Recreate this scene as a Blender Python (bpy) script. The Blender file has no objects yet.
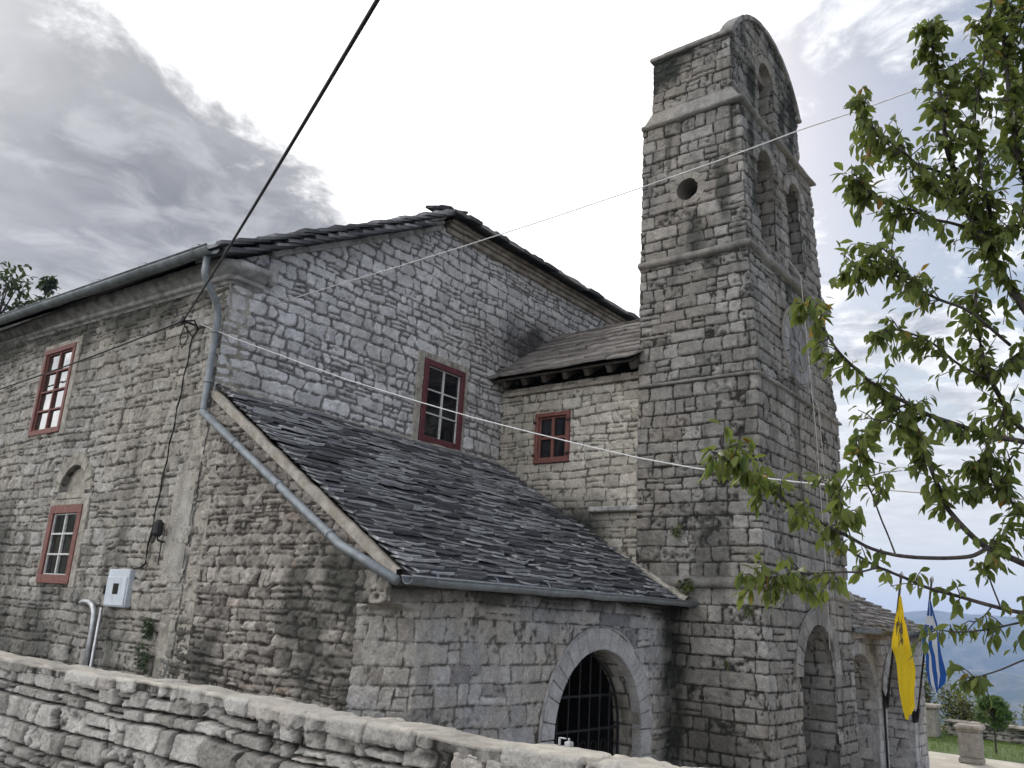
import bpy, math, random
import numpy as np
from mathutils import Vector, Matrix

C = bpy.context.scene
COL = C.collection
R = math.radians
E = 2.8                                   # height of the eye above the churchyard

# ------------------------------------------------------------------ camera
MR = Vector((0.6108, -0.7896, 0.0573))    # image right, forward (world axes)
az, pit, rol = R(51.111), R(15.477), R(3.409)
fw = Vector((math.sin(az)*math.cos(pit), math.cos(az)*math.cos(pit), math.sin(pit)))
rt = Vector((math.cos(az), -math.sin(az), 0.0))
up = rt.cross(fw)
r2 = rt*math.cos(rol) + up*math.sin(rol)
u2 = -rt*math.sin(rol) + up*math.cos(rol)
cam_data = bpy.data.cameras.new('camera')
cam_data.sensor_width = 36.0
cam_data.lens = 845.0*36/1024
cam_data.clip_start = 0.05
cam_data.clip_end = 20000
cam = bpy.data.objects.new('camera', cam_data)
COL.objects.link(cam)
cam.matrix_world = Matrix(((r2.x, u2.x, -fw.x, 0), (r2.y, u2.y, -fw.y, 0), (r2.z, u2.z, -fw.z, E), (0, 0, 0, 1)))
C.camera = cam

# ------------------------------------------------------------------ light
SUN_ELEV, SUN_DIR = R(34), math.atan2(0.65, 0.76)     # towards the bright part of the cloud, behind the church
world = bpy.data.worlds.new('World')
C.world = world
world.use_nodes = True
sd = bpy.data.lights.new('sun', 'SUN')
sd.energy = 1.5
sd.angle = R(14)
sd.color = (1.0, 0.94, 0.85)
sun = bpy.data.objects.new('sun', sd)
COL.objects.link(sun)
sv = Vector((math.cos(SUN_DIR)*math.cos(SUN_ELEV), math.sin(SUN_DIR)*math.cos(SUN_ELEV), math.sin(SUN_ELEV)))
sun.rotation_euler = sv.to_track_quat('Z', 'Y').to_euler()
C.view_settings.view_transform = 'Standard'
C.view_settings.look = 'None'
C.view_settings.gamma = 1
C.view_settings.use_curve_mapping = False
C.view_settings.exposure = 0.65
C.cycles.max_bounces = 6
C.cycles.volume_bounces = 0


class G:
    """small helper for node trees"""
    def __init__(s, tree):
        s.t = tree
        s.n = tree.nodes
        s.l = tree.links
    def node(s, kind, **kw):
        n = s.n.new(kind)
        for k, v in kw.items():
            setattr(n, k, v)
        return n
    def put(s, sock, v):
        if isinstance(v, bpy.types.NodeSocket):
            s.l.new(v, sock)
        elif v is not None:
            if isinstance(v, tuple) and len(v) == 3 and sock.type == 'RGBA':
                v = v + (1,)
            sock.default_value = v
    def math(s, op, a, b=None, c=None, clamp=False):
        n = s.node('ShaderNodeMath', operation=op, use_clamp=clamp)
        s.put(n.inputs[0], a)
        s.put(n.inputs[1], b)
        s.put(n.inputs[2], c)
        return n.outputs[0]
    def ramp(s, v, lo, hi, a=0.0, b=1.0, smooth=True):
        n = s.node('ShaderNodeMapRange', interpolation_type='SMOOTHSTEP' if smooth else 'LINEAR')
        s.put(n.inputs[0], v)
        for i, x in enumerate((lo, hi, a, b)):
            s.put(n.inputs[1+i], x)
        return n.outputs[0]
    def mix(s, f, a, b, mode='MIX'):
        n = s.node('ShaderNodeMix', data_type='RGBA', blend_type=mode)
        s.put(n.inputs[0], f)
        s.put(n.inputs[6], a)
        s.put(n.inputs[7], b)
        return n.outputs[2]
    def noise(s, scale, detail=3, rough=0.55, vec=None, dist=0.0, col=False):
        n = s.node('ShaderNodeTexNoise')
        n.inputs['Scale'].default_value = scale
        n.inputs['Detail'].default_value = detail
        n.inputs['Roughness'].default_value = rough
        n.inputs['Distortion'].default_value = dist
        if vec is not None:
            s.l.new(vec, n.inputs['Vector'])
        return n.outputs[1 if col else 0]
    def pos(s, sx=1, sy=1, sz=1):
        t = s.node('ShaderNodeNewGeometry').outputs['Position']
        m = s.node('ShaderNodeMapping')
        s.l.new(t, m.inputs[0])
        m.inputs['Scale'].default_value = (sx, sy, sz)
        return m.outputs[0]


# sky: Nishita blue behind a broken cloud deck that lies on a plane high above the place
g = G(world.node_tree)
g.n.clear()
wout = g.node('ShaderNodeOutputWorld')
sky = g.node('ShaderNodeTexSky', sky_type='NISHITA')
sky.sun_disc = False
sky.sun_elevation = SUN_ELEV
sky.sun_rotation = math.pi/2 - SUN_DIR
sky.air_density = 1.2
sky.dust_density = 1.5
bg1 = g.node('ShaderNodeBackground')
g.put(bg1.inputs[0], sky.outputs[0])
bg1.inputs[1].default_value = 0.06
gen = g.node('ShaderNodeTexCoord').outputs['Generated']
sep = g.node('ShaderNodeSeparateXYZ')
g.l.new(gen, sep.inputs[0])
zz = g.math('ADD', g.math('MAXIMUM', sep.outputs[2], 0.0), 0.06)
px = g.math('DIVIDE', sep.outputs[0], zz)
py = g.math('DIVIDE', sep.outputs[1], zz)
comb = g.node('ShaderNodeCombineXYZ')
g.l.new(px, comb.inputs[0])
g.l.new(py, comb.inputs[1])
P = comb.outputs[0]
n_big = g.noise(1.3, 5, 0.55, P, 0.3)
n_mid = g.noise(3.4, 7, 0.62, P, 0.4)
n_fin = g.noise(5.0, 6, 0.6, P, 0.5)
# thick grey bank to the north (large y against x), ragged edge
edge = g.math('SUBTRACT', g.math('SUBTRACT', py, g.math('MULTIPLY', px, 0.27)), 1.10)
edge = g.math('ADD', edge, g.math('MULTIPLY', g.math('SUBTRACT', n_mid, 0.5), 0.6))
rim = g.math('MULTIPLY', g.ramp(edge, -0.60, -0.05), g.ramp(px, -0.35, 0.15))
bank = g.math('MULTIPLY', g.ramp(edge, 0.0, 0.13), g.ramp(px, -0.35, 0.15))
thick = g.ramp(n_big, 0.36, 0.60)
gap = g.ramp(g.math('ADD', g.math('MULTIPLY', n_fin, 0.6), g.math('MULTIPLY', n_big, 0.6)), 0.54, 0.72)
dark = g.mix(thick, (0.29, 0.29, 0.30), (0.175, 0.177, 0.185))
dark = g.mix(g.math('MULTIPLY', gap, 0.45), dark, (0.56, 0.56, 0.57))
# glow of the hidden sun through thin cloud
dot = g.node('ShaderNodeVectorMath', operation='DOT_PRODUCT')
g.l.new(gen, dot.inputs[0])
dot.inputs[1].default_value = sv
glow = g.ramp(dot.outputs[1], 0.925, 0.992)
n_alt = g.math('ADD', g.math('MULTIPLY', n_mid, 0.5), g.math('MULTIPLY', n_fin, 0.5))
thin = g.mix(g.ramp(n_alt, 0.43, 0.59), (0.27, 0.29, 0.335), (0.72, 0.73, 0.74))
thin = g.mix(g.math('MULTIPLY', glow, g.ramp(n_alt, 0.36, 0.50, 0.62, 1.0)), thin, (1.25, 1.22, 1.18))
thin = g.mix(g.math('MULTIPLY', rim, 0.92), thin, (1.0, 0.99, 0.97))
cloud = g.mix(bank, thin, dark)
# towards the horizon the deck melts into pale haze
cloud = g.mix(g.ramp(sep.outputs[2], 0.07, 0.40, 0.95, 0.0), cloud, (0.56, 0.57, 0.575))
# unseen western sky is brightened to light the walls, southern half dimmed and cooled
def toward(v):
    n = g.node('ShaderNodeVectorMath', operation='DOT_PRODUCT')
    g.l.new(gen, n.inputs[0])
    n.inputs[1].default_value = v
    return n.outputs[1]
west = g.ramp(toward((-0.93, 0.05, 0.36)), -0.15, 0.9, 0.0, 1.0)
south = g.ramp(toward((0.25, -0.96, 0.1)), 0.0, 0.9, 0.0, 1.0)
cloud = g.mix(west, cloud, (2.7, 2.64, 2.58))
cloud = g.mix(g.math('MULTIPLY', south, 0.7), cloud, (0.52, 0.56, 0.64))
bg2 = g.node('ShaderNodeBackground')
g.put(bg2.inputs[0], cloud)
bg2.inputs[1].default_value = 1.0
# blue gaps
bd = g.math('SQRT', g.math('ADD', g.math('POWER', g.math('SUBTRACT', px, 1.30), 2.0), g.math('POWER', g.math('MULTIPLY', g.math('SUBTRACT', py, 0.16), 1.3), 2.0)))
break_ = g.ramp(g.math('ADD', bd, g.math('MULTIPLY', g.math('SUBTRACT', n_alt, 0.5), 2.2)), 0.02, 0.34)
hole = g.ramp(g.math('ADD', g.math('MULTIPLY', n_big, 0.55), g.math('MULTIPLY', n_mid, 0.45)), 0.47, 0.54, 0.0, 1.0)
hole = g.math('MULTIPLY', hole, break_)
cover = g.math('MAXIMUM', g.math('MAXIMUM', hole, g.ramp(sep.outputs[2], 0.14, 0.34, 1.0, 0.0)), g.math('MAXIMUM', rim, g.ramp(dot.outputs[1], 0.95, 0.98)))
mixs = g.node('ShaderNodeMixShader')
g.l.new(cover, mixs.inputs[0])
g.l.new(bg1.outputs[0], mixs.inputs[1])
g.l.new(bg2.outputs[0], mixs.inputs[2])
g.l.new(mixs.outputs[0], wout.inputs[0])

# ------------------------------------------------------------------ numeric helpers
rng = np.random.default_rng(7)
random.seed(7)
_T = np.random.default_rng(99).random((256, 256))


def vnoise(x, y):
    x = np.asarray(x, float); y = np.asarray(y, float)
    xi = np.floor(x).astype(int); yi = np.floor(y).astype(int)
    fx = x-xi; fy = y-yi
    fx = fx*fx*(3-2*fx); fy = fy*fy*(3-2*fy)
    a = _T[xi & 255, yi & 255]; b = _T[(xi+1) & 255, yi & 255]
    c = _T[xi & 255, (yi+1) & 255]; d = _T[(xi+1) & 255, (yi+1) & 255]
    return (a*(1-fx)+b*fx)*(1-fy)+(c*(1-fx)+d*fx)*fy - 0.5


def fbm(x, y, o=4, gain=0.55):
    s = 0; a = 1.0
    for i in range(o):
        s = s + a*vnoise(x*2**i+17.3*i, y*2**i+5.1*i)
        a *= gain
    return s


def sstep(x, a, b):
    t = np.clip((x-a)/(b-a), 0, 1)
    return t*t*(3-2*t)


def hash1(i, k=0):
    i = (np.asarray(i, dtype=np.int64)*2654435761 + k*40503 + 12345) & 0xffffffff
    i ^= (i >> 15); i = (i*2246822519) & 0xffffffff; i ^= (i >> 13)
    i = (i*3266489917) & 0xffffffff; i ^= (i >> 16)
    return (i & 0xffffff)/float(0x1000000)


def tag(o, label=None, cat=None, group=None, kind=None):
    if label: o['label'] = label
    if cat: o['category'] = cat
    if group: o['group'] = group
    if kind: o['kind'] = kind
    return o


def empty(name, loc=(0, 0, 0)):
    o = bpy.data.objects.new(name, None)
    o.empty_display_size = 0.2
    o.location = loc
    COL.objects.link(o)
    return o


def link_mesh(name, me, mat, parent=None):
    o = bpy.data.objects.new(name, me)
    if mat: me.materials.append(mat)
    COL.objects.link(o)
    if parent:
        o.parent = parent
        if parent.type == 'EMPTY' or True:
            pw = Vector((0, 0, 0)); p = parent
            while p: pw += p.location; p = p.parent
            o.location = -pw
    return o


def np_mesh(name, V, F, mat, parent=None, col=None, smooth=True):
    """V (n,3), F (m,4) quads"""
    me = bpy.data.meshes.new(name)
    n, m = len(V), len(F)
    k = F.shape[1]
    me.vertices.add(n)
    me.vertices.foreach_set('co', np.ascontiguousarray(V, dtype=np.float32).ravel())
    me.loops.add(m*k)
    me.loops.foreach_set('vertex_index', np.ascontiguousarray(F, dtype=np.int32).ravel())
    me.polygons.add(m)
    me.polygons.foreach_set('loop_start', np.arange(0, m*k, k, dtype=np.int32))
    me.polygons.foreach_set('use_smooth', np.full(m, smooth, dtype=bool))
    me.update(calc_edges=True)
    if col is not None:
        a = me.attributes.new('Col', 'FLOAT_COLOR', 'POINT')
        a.data.foreach_set('color', np.ascontiguousarray(col, dtype=np.float32).ravel())
    return link_mesh(name, me, mat, parent)


class MB:
    """collects simple solids, links them as one mesh"""
    def __init__(s):
        s.v = []; s.f = []; s.c = []
    def add(s, vs, fs, c=None):
        b = len(s.v)
        s.v += [tuple(v) for v in vs]
        s.f += [tuple(b+i for i in f) for f in fs]
        if c is None: c = (random.random(), 0, 0, 0)
        s.c += [c]*len(vs)
    def frame_box(s, o, X, Y, Z, x0, x1, y0, y1, z0, z1, c=None, bev=0.0):
        o = Vector(o); X = Vector(X); Y = Vector(Y); Z = Vector(Z)
        if bev <= 0:
            vs = [o+X*x+Y*y+Z*z for z in (z0, z1) for x, y in ((x0, y0), (x1, y0), (x1, y1), (x0, y1))]
            s.add(vs, [(3, 2, 1, 0), (4, 5, 6, 7), (0, 1, 5, 4), (1, 2, 6, 5), (2, 3, 7, 6), (3, 0, 4, 7)], c)
            return
        b = min(bev, (x1-x0)*.45, (y1-y0)*.45, (z1-z0)*.45)
        vs = []
        for z, i in ((z0, b), (z0+b, 0), (z1-b, 0), (z1, b)):
            a0, a1, c0, c1 = x0+i, x1-i, y0+i, y1-i
            if i: pts = [(a0+b*.3, c0), (a1-b*.3, c0), (a1, c0+b*.3), (a1, c1-b*.3), (a1-b*.3, c1), (a0+b*.3, c1), (a0, c1-b*.3), (a0, c0+b*.3)]
            else: pts = [(a0+b, c0), (a1-b, c0), (a1, c0+b), (a1, c1-b), (a1-b, c1), (a0+b, c1), (a0, c1-b), (a0, c0+b)]
            vs += [o+X*x+Y*y+Z*z for x, y in pts]
        fs = [tuple(range(7, -1, -1)), tuple(range(24, 32))]
        for k in range(3):
            for i in range(8):
                j = (i+1) % 8
                fs.append((k*8+i, k*8+j, k*8+8+j, k*8+8+i))
        s.add(vs, fs, c)
    def box(s, x0, x1, y0, y1, z0, z1, c=None, bev=0.0):
        s.frame_box((0, 0, 0), (1, 0, 0), (0, 1, 0), (0, 0, 1), x0, x1, y0, y1, z0, z1, c, bev)
    def tube(s, pts, rad, n=8, c=None, cap=True):
        pts = [Vector(p) for p in pts]
        rads = rad if isinstance(rad, (list, tuple)) else [rad]*len(pts)
        vs = []
        ref = None
        for i, p in enumerate(pts):
            d = (pts[min(i+1, len(pts)-1)]-pts[max(i-1, 0)])
            if d.length < 1e-9: d = Vector((0, 0, 1))
            d.normalize()
            if ref is None:
                ref = Vector((0, 0, 1)) if abs(d.z) < 0.9 else Vector((1, 0, 0))
            a = d.cross(ref)
            if a.length < 1e-6: a = d.orthogonal()
            a.normalize(); b = d.cross(a); ref = -b if False else ref
            for k in range(n):
                t = 2*math.pi*k/n
                vs.append(p+(a*math.cos(t)+b*math.sin(t))*rads[i])
        fs = []
        for i in range(len(pts)-1):
            for k in range(n):
                q = (k+1) % n
                fs.append((i*n+k, i*n+q, i*n+n+q, i*n+n+k))
        if cap:
            fs.append(tuple(range(n-1, -1, -1)))
            fs.append(tuple(range((len(pts)-1)*n, len(pts)*n)))
        s.add(vs, fs, c)
    def prism(s, poly, o, X, Y, D, c=None):
        """poly of (x,y) in frame o,X,Y extruded by vector D"""
        o = Vector(o); X = Vector(X); Y = Vector(Y); D = Vector(D)
        a = [o+X*x+Y*y for x, y in poly]
        n = len(a)
        s.add(a+[p+D for p in a], [tuple(range(n-1, -1, -1)), tuple(range(n, 2*n))]+[(i, (i+1) % n, n+(i+1) % n, n+i) for i in range(n)], c)
    def build(s, name, mat, parent=None, smooth=False):
        me = bpy.data.meshes.new(name)
        me.from_pydata(s.v, [], s.f)
        a = me.attributes.new('Col', 'FLOAT_COLOR', 'POINT')
        a.data.foreach_set('color', np.array(s.c, dtype=np.float32).ravel())
        if smooth:
            me.polygons.foreach_set('use_smooth', np.full(len(me.polygons), True))
        me.update()
        return link_mesh(name, me, mat, parent)


# ------------------------------------------------------------------ materials
def base_mat(name):
    m = bpy.data.materials.new(name)
    m.use_nodes = True
    g = G(m.node_tree)
    b = g.n['Principled BSDF']
    return m, g, b


def bump(g, b, h, strength, dist=0.01):
    n = g.node('ShaderNodeBump')
    n.inputs['Strength'].default_value = strength
    n.inputs['Distance'].default_value = dist
    g.put(n.inputs['Height'], h)
    g.l.new(n.outputs[0], b.inputs['Normal'])


def stone_mat(name, lo, hi, mortar, alt=None, alt_amt=0.0, stain=(0.03, 0.033, 0.028), lichen=0.25, streak=0.4, capcol=None, bstr=0.7, tint=None, tint_amt=0.35, spec=0.2):
    m, g, b = base_mat(name)
    at = g.node('ShaderNodeAttribute', attribute_name='Col')
    sp = g.node('ShaderNodeSeparateColor')
    g.l.new(at.outputs['Color'], sp.inputs[0])
    rnd, mor, sta = sp.outputs[0], sp.outputs[1], sp.outputs[2]
    cap = at.outputs['Alpha']
    p = g.pos()
    n1 = g.noise(6, 6, 0.65, p)
    n2 = g.noise(38, 5, 0.65, p)
    n3 = g.noise(0.55, 4, 0.6, p)
    ns = g.noise(1.0, 5, 0.6, g.pos(1.9, 1.9, 0.28), 0.6)
    c = g.mix(rnd, lo, hi)
    if alt:
        pick = g.ramp(g.math('FRACT', g.math('MULTIPLY', rnd, 7.31)), 1-alt_amt, 1-alt_amt+0.02)
        c = g.mix(pick, c, alt)
    if tint:
        c = g.mix(g.math('MULTIPLY', g.ramp(n3, 0.42, 0.62), tint_amt), c, tint)
    n4 = g.noise(110, 4, 0.7, p)
    f = g.math('MULTIPLY', g.ramp(n1, 0.25, 0.75, 0.66, 1.3, False), g.ramp(n2, 0.25, 0.75, 0.68, 1.3, False))
    mort = g.mix(g.ramp(n1, 0.4, 0.65), mortar, tuple(x*1.35 for x in mortar))
    c = g.mix(mor, c, mort)
    gm = g.node('ShaderNodeMix', data_type='RGBA', blend_type='MULTIPLY')
    gm.inputs[0].default_value = 1
    g.l.new(c, gm.inputs[6])
    cc = g.node('ShaderNodeCombineColor')
    for i in range(3): g.l.new(f, cc.inputs[i])
    g.l.new(cc.outputs[0], gm.inputs[7])
    c = gm.outputs[2]
    # pale lichen and dark weather streaks
    li = g.math('MULTIPLY', g.ramp(g.noise(17, 5, 0.7, p, 0.5), 0.60, 0.72), lichen)
    c = g.mix(li, c, (0.50, 0.50, 0.47))
    dk = g.math('MULTIPLY', g.ramp(ns, 0.50, 0.72), streak)
    c = g.mix(dk, c, tuple(x*0.22 for x in lo))
    if capcol:
        c = g.mix(cap, c, g.mix(g.ramp(n1, 0.3, 0.7), capcol, tuple(x*0.62 for x in capcol)))
    c = g.mix(g.math('MULTIPLY', sta, g.ramp(n1, 0.2, 0.6, 0.75, 1.0)), c, stain)
    g.put(b.inputs['Base Color'], c)
    b.inputs['Roughness'].default_value = 0.93
    b.inputs['Specular IOR Level'].default_value = spec
    hh = g.math('ADD', g.math('ADD', g.math('MULTIPLY', n2, 0.9), g.math('MULTIPLY', n1, 1.0)), g.math('MULTIPLY', n4, 0.3))
    bump(g, b, hh, bstr, 0.022)
    return m


def plain_mat(name, col, rough=0.6, metal=0.0, var=0.2, scale=20, bstr=0.1, spec=0.4, streaky=None):
    m, g, b = base_mat(name)
    p = g.pos()
    n = g.noise(scale, 5, 0.6, p)
    c = g.mix(g.ramp(n, 0.3, 0.7), tuple(x*(1-var) for x in col), tuple(min(1, x*(1+var)) for x in col))
    if streaky:
        c = g.mix(g.math('MULTIPLY', g.ramp(g.noise(4, 5, 0.65, p, 0.5), 0.48, 0.66), 0.7), c, streaky)
    g.put(b.inputs['Base Color'], c)
    b.inputs['Roughness'].default_value = rough
    b.inputs['Metallic'].default_value = metal
    b.inputs['Specular IOR Level'].default_value = spec
    if bstr: bump(g, b, n, bstr, 0.01)
    return m


M = {}
M['gable'] = stone_mat('blue_limestone', (0.47, 0.468, 0.478), (0.66, 0.655, 0.665), (0.15, 0.146, 0.147), lichen=0.15, streak=0.30, tint=(0.33, 0.305, 0.265), tint_amt=0.4, stain=(0.07, 0.068, 0.07))
M['side'] = stone_mat('warm_rubble', (0.24, 0.227, 0.204), (0.405, 0.388, 0.353), (0.06, 0.053, 0.045), alt=(0.36, 0.35, 0.33), alt_amt=0.2, lichen=0.2, streak=0.35, tint=(0.32, 0.29, 0.24), tint_amt=0.4)
M['wing'] = stone_mat('pale_tan_blocks', (0.38, 0.355, 0.31), (0.54, 0.51, 0.455), (0.10, 0.09, 0.075), lichen=0.2, streak=0.3, tint=(0.40, 0.36, 0.29), tint_amt=0.4)
M['porch_side'] = stone_mat('rough_tan_rubble', (0.20, 0.182, 0.162), (0.45, 0.415, 0.37), (0.04, 0.035, 0.03), alt=(0.37, 0.30, 0.245), alt_amt=0.04, lichen=0.3, streak=0.40, tint=(0.17, 0.16, 0.14), tint_amt=0.4)
M['porch'] = stone_mat('grey_blue_blocks', (0.32, 0.32, 0.332), (0.49, 0.488, 0.498), (0.085, 0.08, 0.072), alt=(0.22, 0.22, 0.24), alt_amt=0.12, lichen=0.2, streak=0.25, tint=(0.36, 0.32, 0.25), tint_amt=0.55)
M['tower'] = stone_mat('grey_tower_blocks', (0.16, 0.155, 0.147), (0.295, 0.288, 0.275), (0.025, 0.023, 0.021), alt=(0.20, 0.195, 0.18), alt_amt=0.18, lichen=0.35, streak=0.62, tint=(0.30, 0.26, 0.21), tint_amt=0.35)
M['voussoir'] = stone_mat('arch_stone', (0.32, 0.32, 0.325), (0.41, 0.41, 0.415), (0.2, 0.2, 0.2), lichen=0.2, streak=0.15, bstr=0.4)
M['drystone'] = stone_mat('dry_stone', (0.28, 0.265, 0.24), (0.53, 0.51, 0.475), (0.02, 0.019, 0.017), alt=(0.46, 0.425, 0.385), alt_amt=0.05, lichen=0.8, streak=0.45, capcol=(0.74, 0.68, 0.58), bstr=1.0)
M['slate'] = stone_mat('roof_slab_stone', (0.026, 0.027, 0.032), (0.055, 0.056, 0.063), (0.05, 0.05, 0.05), alt=(0.16, 0.16, 0.17), alt_amt=0.02, spec=0.06, lichen=0.14, streak=0.3, capcol=(0.72, 0.72, 0.74), bstr=0.9)
M['slate_brown'] = stone_mat('weathered_slab_stone', (0.12, 0.11, 0.10), (0.24, 0.22, 0.205), (0.05, 0.05, 0.05), lichen=0.25, streak=0.3, capcol=(0.32, 0.30, 0.28), bstr=0.9)
M['render'] = plain_mat('lime_mortar', (0.32, 0.30, 0.26), 0.95, var=0.25, scale=9, bstr=0.5, spec=0.2, streaky=(0.13, 0.12, 0.10))
M['render_tan'] = plain_mat('tan_mortar', (0.29, 0.27, 0.235), 0.95, var=0.25, scale=9, bstr=0.5, spec=0.2, streaky=(0.22, 0.19, 0.15))
M['cornice'] = plain_mat('cut_cornice_stone', (0.33, 0.325, 0.32), 0.95, var=0.3, scale=5, bstr=0.4, spec=0.2, streaky=(0.13, 0.125, 0.12))
M['cornice_tan'] = plain_mat('tan_cornice_stone', (0.31, 0.28, 0.24), 0.95, var=0.3, scale=5, bstr=0.4, spec=0.2, streaky=(0.16, 0.13, 0.11))
M['red'] = plain_mat('oxide_red_paint', (0.165, 0.066, 0.054), 0.65, var=0.25, scale=14, bstr=0.15, streaky=(0.17, 0.07, 0.055))
M['darkred'] = plain_mat('dark_red_paint', (0.10, 0.028, 0.034), 0.6, var=0.25, scale=14, bstr=0.15)
M['white'] = plain_mat('old_white_paint', (0.50, 0.50, 0.48), 0.6, var=0.2, scale=20, bstr=0.1)
M['zinc'] = plain_mat('zinc', (0.20, 0.22, 0.235), 0.5, 0.3, var=0.22, scale=7, bstr=0.1, streaky=(0.20, 0.22, 0.23))
M['zinc_dark'] = plain_mat('weathered_zinc', (0.17, 0.19, 0.20), 0.6, 0.3, var=0.25, scale=5, bstr=0.1, streaky=(0.11, 0.12, 0.125))
M['steel'] = plain_mat('galvanised_steel', (0.42, 0.43, 0.44), 0.4, 0.7, var=0.15, scale=16, bstr=0.05)
M['iron'] = plain_mat('black_iron', (0.02, 0.02, 0.022), 0.5, 0.4, var=0.3, bstr=0.1)
M['black'] = plain_mat('black_rubber', (0.015, 0.015, 0.017), 0.6, 0, var=0.2, bstr=0.0)
M['wire_grey'] = plain_mat('grey_wire', (0.62, 0.62, 0.62), 0.5, 0.0, var=0.1, bstr=0.0)
M['rope'] = plain_mat('pale_rope', (0.42, 0.40, 0.38), 0.9, 0, var=0.15, scale=60, bstr=0.2)
M['wood'] = plain_mat('dark_old_wood', (0.055, 0.045, 0.036), 0.85, 0, var=0.35, scale=12, bstr=0.4)
M['box'] = plain_mat('pale_grey_enamel', (0.50, 0.55, 0.60), 0.45, 0, var=0.08, scale=5, bstr=0.0, streaky=(0.42, 0.45, 0.48))
M['dark'] = plain_mat('interior_shade', (0.03, 0.028, 0.026), 0.95, 0, var=0.3, bstr=0.0)  # near-black colour stands in for the shade inside the openings
M['bark'] = plain_mat('plum_bark', (0.055, 0.045, 0.042), 0.85, 0, var=0.4, scale=30, bstr=0.5)
M['pillar'] = stone_mat('carved_pillar_stone', (0.27, 0.25, 0.22), (0.36, 0.34, 0.30), (0.2, 0.19, 0.17), lichen=0.4, streak=0.45)
M['path'] = plain_mat('pale_paving', (0.50, 0.46, 0.39), 0.9, 0, var=0.14, scale=1.8, bstr=0.25, spec=0.2)


def glass_mat(name, base, ior):
    m, g, b = base_mat(name)
    g.put(b.inputs['Base Color'], base)
    b.inputs['Specular IOR Level'].default_value = 0.5
    b.inputs['Roughness'].default_value = 0.04
    b.inputs['IOR'].default_value = ior
    p = g.pos()
    bump(g, b, g.noise(3.0, 2, 0.5, p), 0.25, 0.02)
    return m


M['glass'] = glass_mat('old_window_glass', (0.012, 0.013, 0.015), 1.5)
M['glass_sky'] = glass_mat('mirroring_window_glass', (0.03, 0.03, 0.03), 3.4)


def leaf_mat(name, a, b_, yellow=(0.30, 0.16, 0.03), ya=0.04, trans=0.35, rough=0.55):
    m, g, b = base_mat(name)
    at = g.node('ShaderNodeAttribute', attribute_name='Col')
    sp = g.node('ShaderNodeSeparateColor')
    g.l.new(at.outputs['Color'], sp.inputs[0])
    c = g.mix(sp.outputs[0], a, b_)
    c = g.mix(g.ramp(sp.outputs[1], 1-ya, 1-ya+0.01), c, yellow)
    g.put(b.inputs['Base Color'], c)
    b.inputs['Roughness'].default_value = rough
    b.inputs['Specular IOR Level'].default_value = 0.35
    tr = g.node('ShaderNodeBsdfTranslucent')
    c2 = g.mix(0.5, c, (0.24, 0.31, 0.05))
    g.put(tr.inputs[0], c2)
    mx = g.node('ShaderNodeMixShader')
    mx.inputs[0].default_value = trans
    out = g.n['Material Output']
    g.l.new(b.outputs[0], mx.inputs[1])
    g.l.new(tr.outputs[0], mx.inputs[2])
    g.l.new(mx.outputs[0], out.inputs[0])
    return m


M['leaf'] = leaf_mat('plum_leaf', (0.048, 0.078, 0.02), (0.165, 0.195, 0.05), yellow=(0.34, 0.15, 0.04), ya=0.022, trans=0.5)
M['leaf_dark'] = leaf_mat('far_tree_leaf', (0.022, 0.038, 0.020), (0.05, 0.075, 0.03), ya=0.0, trans=0.15)
M['leaf_scrub'] = leaf_mat('scrub_leaf', (0.10, 0.125, 0.04), (0.21, 0.21, 0.085), ya=0.0, trans=0.25)
M['leaf_bush'] = leaf_mat('garden_bush_leaf', (0.03, 0.075, 0.02), (0.06, 0.12, 0.03), ya=0.0, trans=0.25)
M['leaf_garden'] = leaf_mat('round_shrub_leaf', (0.05, 0.11, 0.03), (0.10, 0.19, 0.05), ya=0.0, trans=0.35)
M['moss'] = leaf_mat('wall_plant_leaf', (0.04, 0.065, 0.02), (0.08, 0.10, 0.03), ya=0.0, trans=0.2)
M['grass'] = leaf_mat('grass_blade', (0.085, 0.15, 0.03), (0.16, 0.22, 0.05), ya=0.0, trans=0.3)

# ------------------------------------------------------------------ masonry: a height field of stones on any wall


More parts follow.
